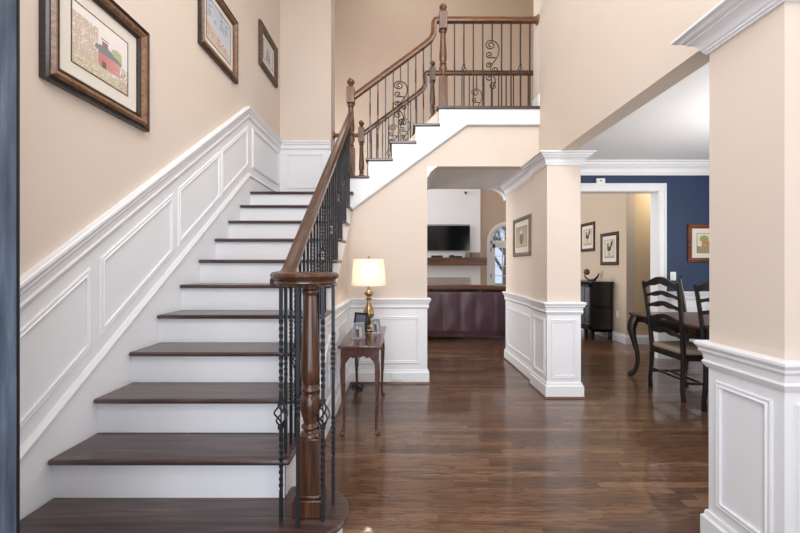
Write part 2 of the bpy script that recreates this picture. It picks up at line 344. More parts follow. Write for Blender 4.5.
# great room
AC, AR, AZ = 2.70, 0.42, 1.904
arc = [(AC + AR * math.cos(t * PI / 16), AZ + AR * math.sin(t * PI / 16)) for t in range(17)]
wall('wall_back', MB().prism([(-4, 0), (-4, 8.8), (5.4, 8.8), (5.4, 0), (AC + AR, 0)] + arc + [(AC - AR, 0)], 'y', 9.5, 9.65), M['peach'], 'tan end wall of the great room, two storeys high')
wall('wall_chimney', MB().box(-.6, 1.967, 9.2, 9.5, 0, 3.6), M['white'], 'white chimney breast around the fireplace')
wall('wall_great_room_left', MB().box(-4.15, -4, 5.25, 9.65, 0, 8.8), M['tan'], 'left wall of the great room')
wall('wall_hall', MB().box(3.75, 3.9, 6.23, 9.5, 0, 8.8), M['tan'], 'tan hall wall with two rooster pictures')
wall('wall_hall_end', MB().box(3.9, 5.42, 6.23, 6.38, 0, 8.8), M['gold'], 'golden beige wall beyond the dining room doorway')

# soffit rounded shoulder at the far right corner of the passage
fil = [(1.48, ZH), (1.20, ZH)] + [(1.20 + .28 * math.sin(t * PI / 16), ZH - .17 * (1 - math.cos(t * PI / 16))) for t in range(1, 9)]
trim(MB().prism(fil, 'y', 5.25, YP), 'rounded white corner at the far end of the passage ceiling', mat=M['ceil'])

# ------------------------------------------------------------------ white trim
# left wall wainscot
def capz(y): return max(.937, min(2.985, nline(y) + .948))
ya, yb = 1.197, 3.985
trim(MB().prism([(-.1, 0), (5.107, 0), (5.107, 2.98), (yb, 2.98), (ya, .93), (-.1, .93)], 'x', XL, XL + .004), 'white painted wainscot board on the left stair wall')
trim(MB().sweep([(XL, -.1, .937), (XL, ya, .937), (XL, yb, 2.985), (XL, 5.107, 2.985)], CAP, (1, 0, 0)), 'white chair rail climbing the left stair wall', 'chair rail')
trim(MB().box(XL, -.937, 5.103, 5.107, 2.09, 2.98), 'white wainscot board behind the landing')
trim(MB().sweep([(-.937, 5.107, 2.985), (XL, 5.107, 2.985)], q(CAP), (0, 0, 1)), 'white chair rail behind the landing', 'chair rail')
fr = MB()
for y0, y1 in ((.6, .72), (.76, 1.27), (1.34, 1.955), (2.05, 2.675), (2.765, 3.38), (3.43, 4.0)):
    if y1 < 1.3: pts = [(XL + .004, y0, .3), (XL + .004, y1, .3), (XL + .004, y1, .66), (XL + .004, y0, .66)]
    else: pts = [(XL + .004, y0, nline(y0) + .31), (XL + .004, y1, nline(y1) + .31), (XL + .004, y1, nline(y1) + .70), (XL + .004, y0, nline(y0) + .70)]
    if y0 > .7: frame(fr, pts, (1, 0, 0))
frame(fr, [(XL + .004, 4.14, 2.38), (XL + .004, 5.03, 2.38), (XL + .004, 5.03, 2.80), (XL + .004, 4.14, 2.80)], (1, 0, 0))
trim(fr, 'raised white panel mouldings on the left stair wall', 'panel moulding')
trim(frame(MB(), [(-1.05, 5.103, 2.36), (-1.525, 5.103, 2.36), (-1.525, 5.103, 2.80), (-1.05, 5.103, 2.80)], (0, -1, 0)), 'raised white panel moulding behind the landing', 'panel moulding')
# skirt board on left wall with bead
sk = [(-.0, 0), (5.1, 0), (5.1, 2.25), (4.05, 2.25), (1.197, .18), (-.0, .15)]
trim(MB().prism(sk, 'x', XL, XL + .012).sweep([(XL + .004, -.0, .16), (XL + .004, 1.197, .18), (XL + .004, 4.03, nline(4.03) + .185), (XL + .004, 5.1, 2.26)],
     [(0, -.012), (.018, -.012), (.020, 0), (.012, .01), (.006, .022), (0, .022)], (1, 0, 0)), 'white skirt board along the left side of the stairs', 'skirt board')
trim(MB().sweep([(-.937, 5.107, 2.09), (XL, 5.107, 2.09)], q(BASE), (0, 0, 1)), 'white baseboard behind the landing', 'baseboard')
# middle wall wainscot
trim(MB().box(XS, XO, YM - .006, YM, 0, .93), 'white wainscot board below the upper flight')
trim(MB().sweep([(XO, YM + .1, .937), (XO, YM, .937), (XS, YM, .937), (XS, 2.75, .937)][::-1][::-1], [(p, -q_) for p, q_ in []] or q(CAP), (0, 0, 1)), 'white chair rail beside the lamp', 'chair rail')
struct('baseboard_middle', MB().sweep([(XO, YM + .1, 0), (XO, YM, 0), (XS, YM, 0), (XS, 1.9, 0)], q(BASE), (0, 0, 1)), M['white'], 'white baseboard round the corner behind the console table', 'baseboard')
trim(MB().sweep([(XO, YM + .1, 0), (XO, YM, 0), (XS, YM, 0), (XS, 1.9, 0)], q(SHOE), (0, 0, 1)), 'brown shoe moulding at the floor behind the console table', 'shoe moulding', M['shoe'])
trim(frame(MB(), [(.193, YM - .006, .235), (-.44, YM - .006, .235), (-.44, YM - .006, .72), (.193, YM - .006, .72)], (0, -1, 0)), 'raised white panel moulding beside the console table', 'panel moulding')
trim(MB().prism([(1.9, 0), (YM, 0), (YM, .93), (2.95, .93), (1.9, .16)], 'x', XS, XS + .005), 'white wainscot board under the first flight')
fr = MB()
frame(fr, [(XS + .005, 4.04, .235), (XS + .005, 4.04, .72), (XS + .005, 3.42, .72), (XS + .005, 3.42, .235)][::-1], (1, 0, 0))
frame(fr, [(XS + .005, 3.32, .235), (XS + .005, 3.32, .72), (XS + .005, 3.0, .72), (XS + .005, 2.62, .44), (XS + .005, 2.62, .235)][::-1], (1, 0, 0))
trim(fr, 'raised white panel mouldings under the first flight', 'panel moulding')
# passage right wall + crown + base
trim(MB().box(1.474, 1.48, 4.08, 5.25, 0, .93), 'white wainscot board on the right of the passage')
trim(MB().sweep([(1.48, 4.08, .937), (1.48, 5.25, .937), (1.62, 5.25, .937)], q(CAP), (0, 0, 1)), 'white chair rail on the right of the passage', 'chair rail')
struct('baseboard_passage', MB().sweep([(1.48, 4.08, 0), (1.48, 5.25, 0), (1.62, 5.25, 0)], q(BASE), (0, 0, 1)), M['white'], 'white baseboard on the right of the passage', 'baseboard')
trim(MB().sweep([(1.48, 4.08, 0), (1.48, 5.25, 0), (1.62, 5.25, 0)], q(SHOE), (0, 0, 1)), 'brown shoe moulding on the right of the passage', 'shoe moulding', M['shoe'])
trim(frame(MB(), [(1.474, 4.22, .22), (1.474, 5.13, .22), (1.474, 5.13, .72), (1.474, 4.22, .72)][::-1], (-1, 0, 0)), 'raised white panel moulding on the right of the passage', 'panel moulding')
trim(MB().sweep([(1.48, 4.08, ZH), (1.48, YP, ZH)], q(CROWN), (0, 0, 1)), 'white crown moulding along the right of the passage', 'crown moulding')
trim(MB().sweep([(XO, YP, ZH), (XO, YM, ZH)], q(CROWN), (0, 0, 1)), 'white crown moulding along the left of the passage', 'crown moulding')
# dining room trim
trim(MB().sweep([(5.3, 5.25, 2.74), (1.62, 5.25, 2.74)], q([(u * 1.2, v * 1.6) for u, v in CROWN]), (0, 0, 1)), 'wide white crown moulding above the navy wall', 'crown moulding')
trim(MB().box(DX1 + .10, 5.3, 5.243, 5.25, 0, .93).sweep([(5.3, 5.243, .937), (DX1 + .10, 5.243, .937)], q(CAP), (0, 0, 1)), 'white chair rail and wainscot on the navy wall', 'wainscot')
trim(frame(MB(), [(4.5, 5.243, .22), (3.85, 5.243, .22), (3.85, 5.243, .72), (4.5, 5.243, .72)], (0, -1, 0)), 'raised white panel moulding on the dining end wall', 'panel moulding')
struct('baseboard_dining', MB().sweep([(5.3, 5.243, 0), (DX1 + .10, 5.243, 0)], q(BASE), (0, 0, 1)), M['white'], 'white baseboard on the dining end wall', 'baseboard')
struct('baseboard_hall', MB().sweep([(5.3, 6.23, 0), (3.75, 6.23, 0), (3.75, 9.5, 0)], q(BASE), (0, 0, 1)), M['white'], 'white baseboard round the hall corner beyond the dining room', 'baseboard')
CAS = [(0, 0), (.014, 0), (.018, .012), (.018, .07), (.026, .076), (.028, .095), (.02, .1), (0, .1)]
dc = MB().sweep([(DX0, 5.25, 0), (DX0, 5.25, DZ), (DX1, 5.25, DZ), (DX1, 5.25, 0)], CAS, (0, -1, 0))
dc.box(DX1 - .012, DX1, 5.245, 5.405, 0, DZ).box(DX0, DX0 + .012, 5.245, 5.405, 0, DZ).box(DX0, DX1, 5.245, 5.405, DZ - .012, DZ)
struct('door_1', dc, M['white'], 'white cased opening in the navy dining room wall', 'doorway')

# pillars
def pillar(y0, y1, label, x0=1.44, x1=1.767):
    t = thing('wainscot_pillar', label, 'pillar', ((x0 + x1) / 2, (y0 + y1) / 2, 0)); t['kind'] = 'thing'
    ox, oy = t.location.x, t.location.y
    a, b, c, d = x0 - ox, x1 - ox, y0 - oy, y1 - oy
    MB().box(a, b, c, d, .93, ZH).build('shaft', M['beige'], t)
    MB().box(a - .002, b + .002, c - .002, d + .002, 0, .93).build('pedestal', M['white'], t)
    loop = [(a, c), (a, d), (b, d), (b, c)]
    # outward = left of travel
    MB().sweep([(x, y, .937) for x, y in loop], q(CAP), (0, 0, 1), True).build('cap_moulding', M['white'], t)
    MB().sweep([(x, y, ZH + .0) for x, y in loop], q(CROWN), (0, 0, 1), True).build('crown_moulding', M['white'], t)
    lo2 = [(a - .002, c - .002), (a - .002, d + .002), (b + .002, d + .002), (b + .002, c - .002)]
    MB().sweep([(x, y, 0) for x, y in lo2], q(BASE), (0, 0, 1), True).build('base_moulding', M['white'], t)
    MB().sweep([(x, y, 0) for x, y in lo2], q(SHOE), (0, 0, 1), True).build('shoe_moulding', M['shoe'], t)
    f = MB(); g = .055
    frame(f, [(b - g, c - .002, .21), (a + g, c - .002, .21), (a + g, c - .002, .755), (b - g, c - .002, .755)], (0, -1, 0)); f.build('panel', M['white'], t)
    f = MB(); frame(f, [(a - .002, c + g, .21), (a - .002, d - g, .21), (a - .002, d - g, .755), (a - .002, c + g, .755)][::-1], (-1, 0, 0)); f.build('panel', M['white'], t)
    return t
pillar(3.68, 4.08, 'square beige pillar on a white panelled base between foyer and dining table')
pillar(1.408, 1.75, 'nearest beige pillar with white panelled base at the right edge')

# ------------------------------------------------------------------ staircase
st = thing('staircase', 'white staircase with dark wood treads rising to a landing and turning right', 'staircase', (-1.06, 2.9, 0)); st['kind'] = 'thing'
class SB(MB):
    def build(s, name, mat, parent=None, **k):
        ox, oy, oz = parent.location
        s.v = [(p[0] - ox, p[1] - oy, p[2] - oz) for p in s.v]
        return MB.build(s, name, mat, parent, **k)
X0T, X1T = XL + .012, -.505
bull = [(X0T, 1.46), (-.42, 1.46)] + [(-.42 + .195 * math.sin(t * PI / 20), 1.655 - .195 * math.cos(t * PI / 20)) for t in range(1, 21)] + [(-.535, 1.85), (-.535, 1.78), (X0T, 1.78)]
SB().prism(bull, 'z', T(1) - .027, T(1)).build('tread', M['tread'], st, bevel=.012, bseg=3)
br = [(X0T, 1.49), (-.42, 1.49)] + [(-.42 + .165 * math.sin(t * PI / 20), 1.655 - .165 * math.cos(t * PI / 20)) for t in range(1, 21)] + [(-.535, 1.82), (-.55, 1.76), (X0T, 1.76)]
SB().prism(br, 'z', 0.001, T(1) - .027).build('riser', M['white'], st)
for i in range(2, 11):
    n = nose(i)
    SB().box(X0T, X1T, n, n + G + .03, T(i) - .027, T(i)).build('tread', M['tread'], st, bevel=.011, bseg=3)
for i in range(2, 12):
    n = nose(i) + .03
    SB().box(X0T, -.537, n, n + .015, T(i - 1), T(i) - .027).build('riser', M['white'], st)
SB().box(X0T, -.505, nose(11), 5.107, T(11) - .027, T(11)).build('landing', M['tread'], st, bevel=.011, bseg=3)
saw = [(1.75, .002)]
for i in range(2, 12):
    n = nose(i) + .03
    saw += [(n + .004, T(i - 1) - (0 if i == 2 else .027)), (n + .004, T(i) - .027)]
saw = [(nose(2) + .034, .002)] + saw[2:] + [(YM - .03, T(11) - .027), (YM - .03, T(11) - .30), (2.05, .34), (2.05, .002)]
SB().prism(saw, 'x', XS, -.537).build('stringer', M['white'], st)
# second flight, ascending to the right, front face at YM
RX = [-.605, -.347, -.089, .17, .428]
for k in range(4):
    z = (12 + k) * R
    SB().box(RX[k] - .03, RX[k + 1] + .012, YM - .045, 5.28, z - .03, z).build('tread', M['tread'], st, bevel=.008, bseg=2)
for k in range(5):
    z = (12 + k) * R
    SB().box(RX[k], RX[k] + .015, YM - .02, 5.27, z - R, z - .03).build('riser', M['white'], st)
for yy, nm in ((YM - .028, 'front'), (5.25, 'back')):
    p = [(XS, 11 * R - .19), (XS, 11 * R - .0)]
    for k in range(5):
        z = (12 + k) * R
        p += [(max(RX[k], XS), z - R - (0 if k == 0 else .03)), (max(RX[k], XS), z - .03)]
    p += [(XU, 16 * R - .03), (XU, 2.857), (.728, 2.857)]
    p[0] = (XS, zs(XS))
    SB().prism(p, 'y', yy, yy + .028).build('stringer', M['white'], st)
SB().sweep([(XS, YM - .028, zs(XS)), (.728, YM - .028, 2.857), (XU, YM - .028, 2.857)][::-1],
           [(0, -.0), (.010, 0), (.014, .010), (.006, .02), (0, .024)], (0, -1, 0)).build('bead_moulding', M['white'], st)
SB().box(RX[4] - .03, XU, YM - .05, YM + .05, 16 * R - .03, 16 * R).build('gallery_nosing', M['tread'], st, bevel=.008)
SB().box(RX[4] - .03, 1.9, YP - .1, YP, 16 * R - .03, 16 * R).build('gallery_nosing', M['tread'], st, bevel=.008)
SB().box(XU - .012, XU, YM, 4.31, 16 * R, 16 * R + .14).box(XU - .012, XU + .02, YM - .03, YM, 16 * R, 16 * R + .14).build('baseboard_return', M['white'], st)

# ------------------------------------------------------------------ railings
def newel(par, x, y, z0, h, w=.092, plinth=False, top_block=True):
    b = SB(); k = w / 2
    hb = .33 if plinth else h * .29
    b.box(x - k, x + k, y - k, y + k, z0, z0 + hb)
    if plinth:
        b.box(x - k - .018, x + k + .018, y - k - .018, y + k + .018, z0, z0 + .075); b.box(x - k - .009, x + k + .009, y - k - .009, y + k + .009, z0 + .075, z0 + .09)
    z = z0 + hb; hh = (h * .74 if top_block else h) - hb if not plinth else h - hb
    prof = [(.046, 0), (.040, .012), (.028, .02), (.028, .03), (.038, .036), (.038, .046), (.028, .052), (.030, .07), (.042, .11), (.046, .145), (.042, .165), (.030, .178), (.028, .19),
            (.040, .198), (.042, .208), (.034, .216), (.030, .225)]
    s_ = 1.0 if plinth else .72
    prof = [(r * (1 if plinth else .98), zz * s_) for r, zz in prof]
    zt = prof[-1][1]
    prof += [(.040, zt + .03), (.043, zt + .07), (.036, zt + (hh - zt) * .5), (.029, hh - .06), (.026, hh - .045), (.036, hh - .035), (.036, hh - .022), (.028, hh - .015), (.034, hh)]
    b.lathe(prof, x, y, z, 20)
    if not plinth: b.box(x - k, x + k, y - k, y + k, z0 + h * .74, z0 + h * .9)
    o = b.build('newel_post', M['rail' if plinth else 'railz'], par, bevel=.004)
    if not plinth:
        f = SB(); zf = z0 + h * .9
        f.lathe([(.02, 0), (.03, .004), (.034, .012), (.026, .02), (.022, .028), (.034, .04), (.042, .058), (.040, .075), (.028, .095), (.012, .108), (.002, .113)], x, y, zf, 20)
        ff = f.build('finial', M['railz'], par); ff.parent = o
    return o
def basket(x, y, z0, z1, b, r=.024, turns=.5):
    for k in range(4):
        pts = []
        for i in range(11):
            t = i / 10; rr = .004 + r * math.sin(PI * t); a = k * PI / 2 + 2 * PI * turns * t
            pts.append((x + rr * math.cos(a), y + rr * math.sin(a), z0 + (z1 - z0) * t))
        b.tube(pts, .0038, 5)
    return b
def spiral(cx, cz, r0, r1, a0, a1, n=16):
    return [(cx + (r0 + (r1 - r0) * i / n) * math.cos(a0 + (a1 - a0) * i / n), cz + (r0 + (r1 - r0) * i / n) * math.sin(a0 + (a1 - a0) * i / n)) for i in range(n + 1)]
def baluster(par, x, y, z0, z1, kind, w=.0135):
    b = SB(); h = z1 - z0; mid = (z0 + z1) / 2
    if kind == 'plain':
        b.bar(x, y, [(z0, mid - .05, 0), (mid - .05, mid + .05, 1), (mid + .05, z1, 0)], w)
    elif kind == 'bare':
        b.bar(x, y, [(z0, z1, 0)], w)
    elif kind == 'twist':
        a, c = z0 + h * .22, z0 + h * .40; d, e = z0 + h * .60, z0 + h * .78
        b.bar(x, y, [(z0, a, 0), (a, c, 2), (c, d, 0), (d, e, 2), (e, z1, 0)], w)
    elif kind == 'basket':
        zb = z0 + h * .45; za, zc = zb - .05, zb + .05
        b.bar(x, y, [(z0, z0 + h * .13, 0), (z0 + h * .13, za - .05, 2), (za - .05, za, 0), (zc, zc + .05, 0), (zc + .05, z0 + h * .85, 2.5), (z0 + h * .85, z1, 0)], w)
        b.bar(x, y, [(za - .012, za + .004, 0), (zc - .004, zc + .012, 0)], w + .008); b.bar(x, y, [(za, zc, 0)], .005)
    elif kind == 'scroll':
        b.bar(x, y, [(z0 + h * .78, z1, 0)], w)
    o = b.build('baluster', M['iron'], par, angle=30)
    if kind == 'basket':
        s_ = basket(x, y, z0 + h * .45 - .05, z0 + h * .45 + .05, SB()).build('basket', M['iron'], par); s_.parent = o
    if kind == 'scroll':
        s_ = SB(); zt = z0 + h * .79; zb = z0 + h * .18; L_ = zt - zb
        def tb(p, r=.0062): s_.tube([(x + px * 1.25, y, pz) for px, pz in p], r, 6)
        k_ = L_ / .66
        def T_(p): return [(px * .8, zt + pz * k_) for px, pz in p]
        tb(T_(smooth([(0, 0), (.045, -.02), (.075, -.08), (.074, -.16), (.045, -.235), (0, -.30), (-.022, -.36), (-.005, -.42), (.03, -.47), (.035, -.53), (.005, -.59), (0, -.66)], 2)))
        tb(T_(spiral(-.018, -.058, .060, .014, PI * .42, PI * 3.6, 26)))
        tb(T_([(.05, -.225), (.02, -.215)] + spiral(-.03, -.178, .042, .010, -PI * .3, -PI * 2.9, 22)))
        tb(T_([(.0, -.30)] + spiral(-.036, -.312, .034, .009, PI * .2, PI * 2.8, 18)))
        tb(T_([(-.018, -.385)] + spiral(.036, -.372, .036, .009, PI * 1.1, -PI * 1.2, 18)))
        tb(T_([(-.004, -.42)] + spiral(-.03, -.470, .044, .011, PI * .4, PI * 3.0, 20)))
        tb(T_([(.034, -.52)] + spiral(.012, -.575, .046, .012, PI * .3, PI * 2.8, 20)))
        s_.bar(x, y, [(z0, zb + .01, 0)], w)
        oo = s_.build('scroll', M['iron'], par); oo.parent = o
    return o
RP = [(-.030, -.028), (-.030, -.006), (-.024, .004), (-.030, .012), (-.022, .026), (0, .031), (.022, .026), (.030, .012), (.024, .004), (.030, -.006), (.030, -.028), (.018, -.032), (-.018, -.032)]

# first flight railing
r1 = thing('stair_railing', 'first flight railing of iron balusters ending in a round volute at the front', 'railing', (-.545, 2.9, R))
def rz1(y): return 2.93 - .735 * (4.1 - y)
path = [(-.545, 1.66, 1.232), (-.545, 1.76, 1.233), (-.545, 1.81, 1.248), (-.545, 1.85, 1.274), (-.545, 1.95, rz1(1.95)), (-.545, 4.12, rz1(4.12))]
SB().sweep(path, RP, (1, 0, 0)).build('handrail', M['raily'], r1, angle=25)
SB().lathe([(.0, 0), (.114, 0), (.127, .004), (.134, .012), (.128, .022), (.139, .030), (.145, .040), (.141, .052), (.130, .057), (.05, .058), (0, .060)], -.415, 1.655, 1.203, 48, cap=False).build('volute', M['raily'], r1)
newel(r1, -.398, 1.665, T(1), 1.203 - T(1), .09, True)
for x, y, kd in ((-.504, 1.593, 'basket'), (-.42, 1.548, 'plain'), (-.326, 1.59, 'basket'), (-.302, 1.70, 'twist'), (-.385, 1.765, 'plain')):
    baluster(r1, x, y, T(1), 1.21, kd)
kk = 0
pat = ['plain', 'twist', 'basket', 'plain', 'twist', 'plain', 'basket', 'plain']
for i in range(2, 11):
    for j in range(3):
        y = nose(i) + .075 + j * G / 3
        zt = max(1.21, rz1(y) - .03)
        baluster(r1, -.545, y, T(i), zt, pat[kk % 8]); kk += 1

# upper railings
def upper(y, label, far=False):
    r = thing('gallery_railing', label, 'railing', (.4, y, 12 * R))
    dz = -.01 if far else 0
    x0, x1 = -.545, (.455 if far else .477)
    newel(r, x0, y, 12 * R if not far else 11 * R, 1.095 if not far else 1.27, .085 if far else .088)
    newel(r, x1, y, 16 * R, 1.17 if not far else 1.15, .085 if far else .09)
    def rz(x): return 3.17 + .735 * (x + .51) + dz
    xe = 1.53 if not far else 2.2
    SB().sweep([(x0 + .03, y, rz(x0 + .03)), (x1 - .20, y, rz(x1 - .20)), (x1 - .135, y, rz(x1 - .135) + .012), (x1 - .105, y, rz(x1 - .105) + .05), (x1 - .10, y, 3.99 + dz), (x1 - .085, y, 4.015 + dz), (x1 - .05, y, 4.02 + dz), (xe, y, 4.02 + dz)],
               [(p, -q_) for p, q_ in RP], (0, 1, 0)).build('handrail', M['railx'], r, angle=25)
    SB().tube([(xe - .03, y, 4.02 + dz), (xe - .018, y, 4.02 + dz), (xe - .012, y, 4.02 + dz), (xe - .001, y, 4.02 + dz)], [.038, .046, .052, .055], 20).build('rosette', M['railx'], r)
    if not far:
        seq = [(-.331, 'twist'), (-.245, 'basket'), (-.16, 'plain'), (-.075, 'plain'), (.006, 'scroll'), (.09, 'plain'), (.175, 'twist'), (.26, 'twist'), (.345, 'bare')]
    else:
        seq = [(-.455, 'plain'), (-.40, 'basket'), (-.33, 'plain'), (-.245, 'twist'), (-.16, 'basket'), (-.085, 'scroll'), (-.02, 'plain'), (.066, 'scroll'), (.15, 'plain'), (.235, 'twist'), (.33, 'plain')]
    for x, kd in seq:
        k = 0
        for m in range(4):
            if x > RX[m] - .02: k = m
        zt = rz(x) - .03 if x < x1 - .12 else 3.99
        z0 = (12 + k) * R
        baluster(r, x, y, z0, zt, kd)
    if not far:
        for k in range(9): baluster(r, (54.5 + 9.42 * k) / 376 * 4.17, y, 16 * R, 3.99, {1: 'basket', 4: 'scroll', 7: 'basket'}.get(k, 'plain'))
    else:
        for k in range(14): baluster(r, .56 + .1036 * k, y, 16 * R, 3.98, {2: 'basket', 5: 'scroll', 8: 'twist', 11: 'basket'}.get(k, 'plain'))
    return r
upper(4.17, 'nearer upstairs railing with iron balusters and scrolls between two newels')
u2 = upper(5.29, 'farther upstairs railing behind the near one, overlooking the great room', True)

SB().tube([(-.93, 5.29, 3.13), (-.57, 5.29, 3.13)], .028, 12).build('landing_rail', M['railx'], u2)
SB().tube([(-.935, 5.29, 3.13), (-.92, 5.29, 3.13), (-.91, 5.29, 3.13)], [.055, .052, .036], 20).build('rosette', M['railx'], u2)
for x in (-.86, -.77, -.68): baluster(u2, x, 5.29, 11 * R, 3.11, 'plain')
wall('wall_landing_return', MB().box(-1.2, -.937, 5.25, 5.4, 2.28, 5.7), M['beige'], 'end of the beige landing wall toward the great room')
struct('floor_landing', MB().box(-.95, -.3, 5.107, 5.36, 11 * R - .03, 11 * R), M['tread'], 'strip of landing floor below the far railing', 'floor')

# ------------------------------------------------------------------ pictures
def fbm(u, v, s):
    return math.sin(u * 37.1 * s + 3 * math.sin(v * 23.3 * s)) * math.cos(v * 41.7 * s + 2 * math.sin(u * 17.9 * s))
def mixc(a, b, t): return tuple(x + (y - x) * t for x, y in zip(a, b))
def art_barn(u, v, rn): return mixc(barn_raw(u, v, rn), (228, 220, 214), .32)
def barn_raw(u, v, rn):
    sky = mixc((214, 212, 216), (236, 228, 222), v)
    c = sky
    g = .30 - .12 * u
    if v < g + .04 * fbm(u, v, .6): c = mixc((214, 204, 172), (168, 168, 128), .5 + .5 * fbm(u, v, 1.3))
    if u < .42 and .2 < v < .85 and (fbm(u, v, 1.7) + rn * .9) > -.1 + v * .5 - .3: c = mixc(mixc((196, 140, 122), (158, 146, 112), rn), sky, .25)
    if .68 < u < .88 and (u - .78) ** 2 * 6 + (v - .56) ** 2 * 5 < .1: c = mixc((142, 150, 98), (176, 180, 128), rn)
    if .42 < u < .84 and .26 - .06 * u < v < .52 - .05 * u: c = mixc((172, 84, 78), (206, 138, 128), max(0, (u - .5) * 2) + rn * .2)
    if .38 < u < .88 and .5 - .05 * u < v < .64 - .9 * abs(u - .56) * .5: c = (82, 96, 98)
    if .50 < u < .60 and .60 < v < .70: c = (120, 66, 70)
    if .48 < u < .62 and .70 < v < .74: c = (72, 84, 92)
    if .5 < u < .57 and .22 < v < .34: c = (58, 36, 34)
    if u > .82 and v < .45 and rn > .45: c = (168, 138, 112)
    if v < .14 and rn > .75: c = (178, 132, 110)
    return c
def art_sea(u, v, rn):
    c = mixc((204, 204, 206), (184, 190, 200), v)
    if v > .55 and fbm(u, v, .5) > .3: c = mixc(c, (120, 128, 142), .5)
    if v < .42 - .25 * u + .06 * fbm(u, v, .8): c = mixc((168, 128, 100), (214, 200, 186), min(1, rn * 1.3))
    if v < .12: c = mixc((206, 198, 186), (170, 150, 130), rn * .5)
    return c
def art_sketch(u, v, rn):
    c = (206, 202, 196)
    if abs(u - .5) < .3 * (1 - v * .7) and .15 < v < .8 and fbm(u, v, 1.2) + rn > .3: c = (128, 122, 118)
    return c
def art_figure(u, v, rn):
    c = mixc((190, 176, 152), (168, 152, 128), v)
    if (u - .5) ** 2 * 7 + (v - .42) ** 2 * 2.4 < .22: c = mixc((104, 88, 72), (150, 130, 106), rn)
    if (u - .48) ** 2 + (v - .74) ** 2 < .014: c = (214, 194, 168)
    return c
def art_rooster(u, v, rn):
    c = (206, 196, 176)
    if (u - .48) ** 2 * 4 + (v - .5) ** 2 * 9 < .16: c = mixc((52, 44, 40), (110, 84, 62), rn)
    if .28 < u < .45 and .5 < v < .82 and abs(u - .36) < .07: c = mixc((70, 54, 44), (120, 90, 60), rn)
    if u > .6 and (u - .6) * 1.4 + .42 < v < (u - .6) * 1.4 + .72 and u < .85: c = (58, 50, 46)
    if .42 < u < .56 and .12 < v < .32 and abs(abs(u - .49) - .04) < .02: c = (90, 76, 60)
    if v < .1: c = (178, 166, 142)
    return c
def art_farm(u, v, rn):
    c = (222, 208, 178)
    if v < .35: c = mixc((176, 150, 108), (140, 126, 88), rn)
    if .2 < u < .8 and .32 < v < .62: c = mixc((150, 104, 72), (196, 160, 120), rn)
    if v > .62 and (u - .3) ** 2 + (v - .7) ** 2 < .04: c = (150, 148, 104)
    return c
def art_mesh(fn, wd, ht, nu=56):
    nv = max(8, int(nu * ht / wd)); rr = random.Random(3)
    vs = [((i / nu - .5) * wd, 0, (j / nv - .5) * ht) for j in range(nv + 1) for i in range(nu + 1)]
    fs = [(j * (nu + 1) + i, j * (nu + 1) + i + 1, (j + 1) * (nu + 1) + i + 1, (j + 1) * (nu + 1) + i) for j in range(nv) for i in range(nu)]
    me = bpy.data.meshes.new('artwork'); me.from_pydata(vs, [], fs)
    at = me.color_attributes.new('art', 'FLOAT_COLOR', 'CORNER'); k = 0
    for j in range(nv):
        for i in range(nu):
            c = fn((i + .5) / nu, (j + .5) / nv, rr.random()); c = (lin(c[0]), lin(c[1]), lin(c[2]), 1)
            for _ in range(4): at.data[k].color = c; k += 1
    me.materials.append(M['art']); return me
def picture(label, centre, rz, W, H, fw, mats, matw, fn, group=None, depth=.03, tilt=0):
    """hangs facing local -Y; centre = back centre of the frame"""
    t = thing('framed_picture', label, 'picture', centre, rz, group)
    if tilt: t.rotation_euler = (tilt, 0, rz)
    w2, h2 = W / 2, H / 2
    loop = [(w2, 0, -h2), (-w2, 0, -h2), (-w2, 0, h2), (w2, 0, h2)]
    a = (0, -1, 0)
    # q<0 is inward for this direction of travel
    sgn = -1
    def band(p, m, nm='frame'): return MB().sweep(loop, [(x, sgn * y) for x, y in p], a, True).build(nm, m, t)
    f = fw; d = depth
    o1 = band([(0, 0), (d * .7, 0), (d * .9, f * .1), (d * .6, f * .25), (d * .6, f * .3), (0, f * .3)], mats[0])
    o2 = band([(0, f * .3), (d * .7, f * .3), (d * 1.0, f * .45), (d * .9, f * .6), (d * .55, f * .78), (0, f * .78)], mats[1])
    o3 = band([(0, f * .78), (d * .6, f * .78), (d * .62, f * .88), (d * .4, f), (0, f)], mats[2])
    o2.name = 'frame_band'; o3.name = 'frame_lip'
    iw, ih = W - 2 * f, H - 2 * f
    MB().box(-iw / 2, iw / 2, -.008, 0, -ih / 2, ih / 2).build('mat_board', M['mat'], t)
    aw, ah = iw - 2 * matw, ih - 2 * matw
    me = art_mesh(fn, aw, ah); o = bpy.data.objects.new('artwork', me); COL.objects.link(o); o.parent = t; o.location = (0, -.0095, 0)
    MB().sweep([(aw / 2, -.008, -ah / 2), (-aw / 2, -.008, -ah / 2), (-aw / 2, -.008, ah / 2), (aw / 2, -.008, ah / 2)], [(0, -.001), (.003, -.001), (.003, .004), (0, .004)], a, True).build('mat_bevel', M['framebrown'], t)
    return t
GP = 'framed pictures on the left stair wall'
fd, fg, fb, ft, frd = M['framedark'], M['framegold'], M['framebrown'], M['frametaupe'], M['framered']
picture('largest framed watercolour of a red barn, lowest on the left stair wall', (XL + .001, 2.045, 2.455), PI / 2, .70, .63, .085, (fd, fg, fd), .075, art_barn, GP, .045)
picture('framed blue and orange landscape, middle picture on the left stair wall', (XL + .001, 3.37, 3.39), PI / 2, .69, .61, .075, (fd, fg, fb), .05, art_sea, GP, .04)
picture('small framed grey sketch, highest and farthest on the left stair wall', (XL + .001, 4.62, 3.875), PI / 2, .60, .51, .085, (fb, fb, fb), .055, art_sketch, GP, .04)
picture('framed sepia figure print on the right wall of the passage', (1.479, 4.55, 1.645), -PI / 2, .62, .47, .045, (ft, ft, fb), .07, art_figure, None, .025)
GR = 'rooster pictures in the hall'
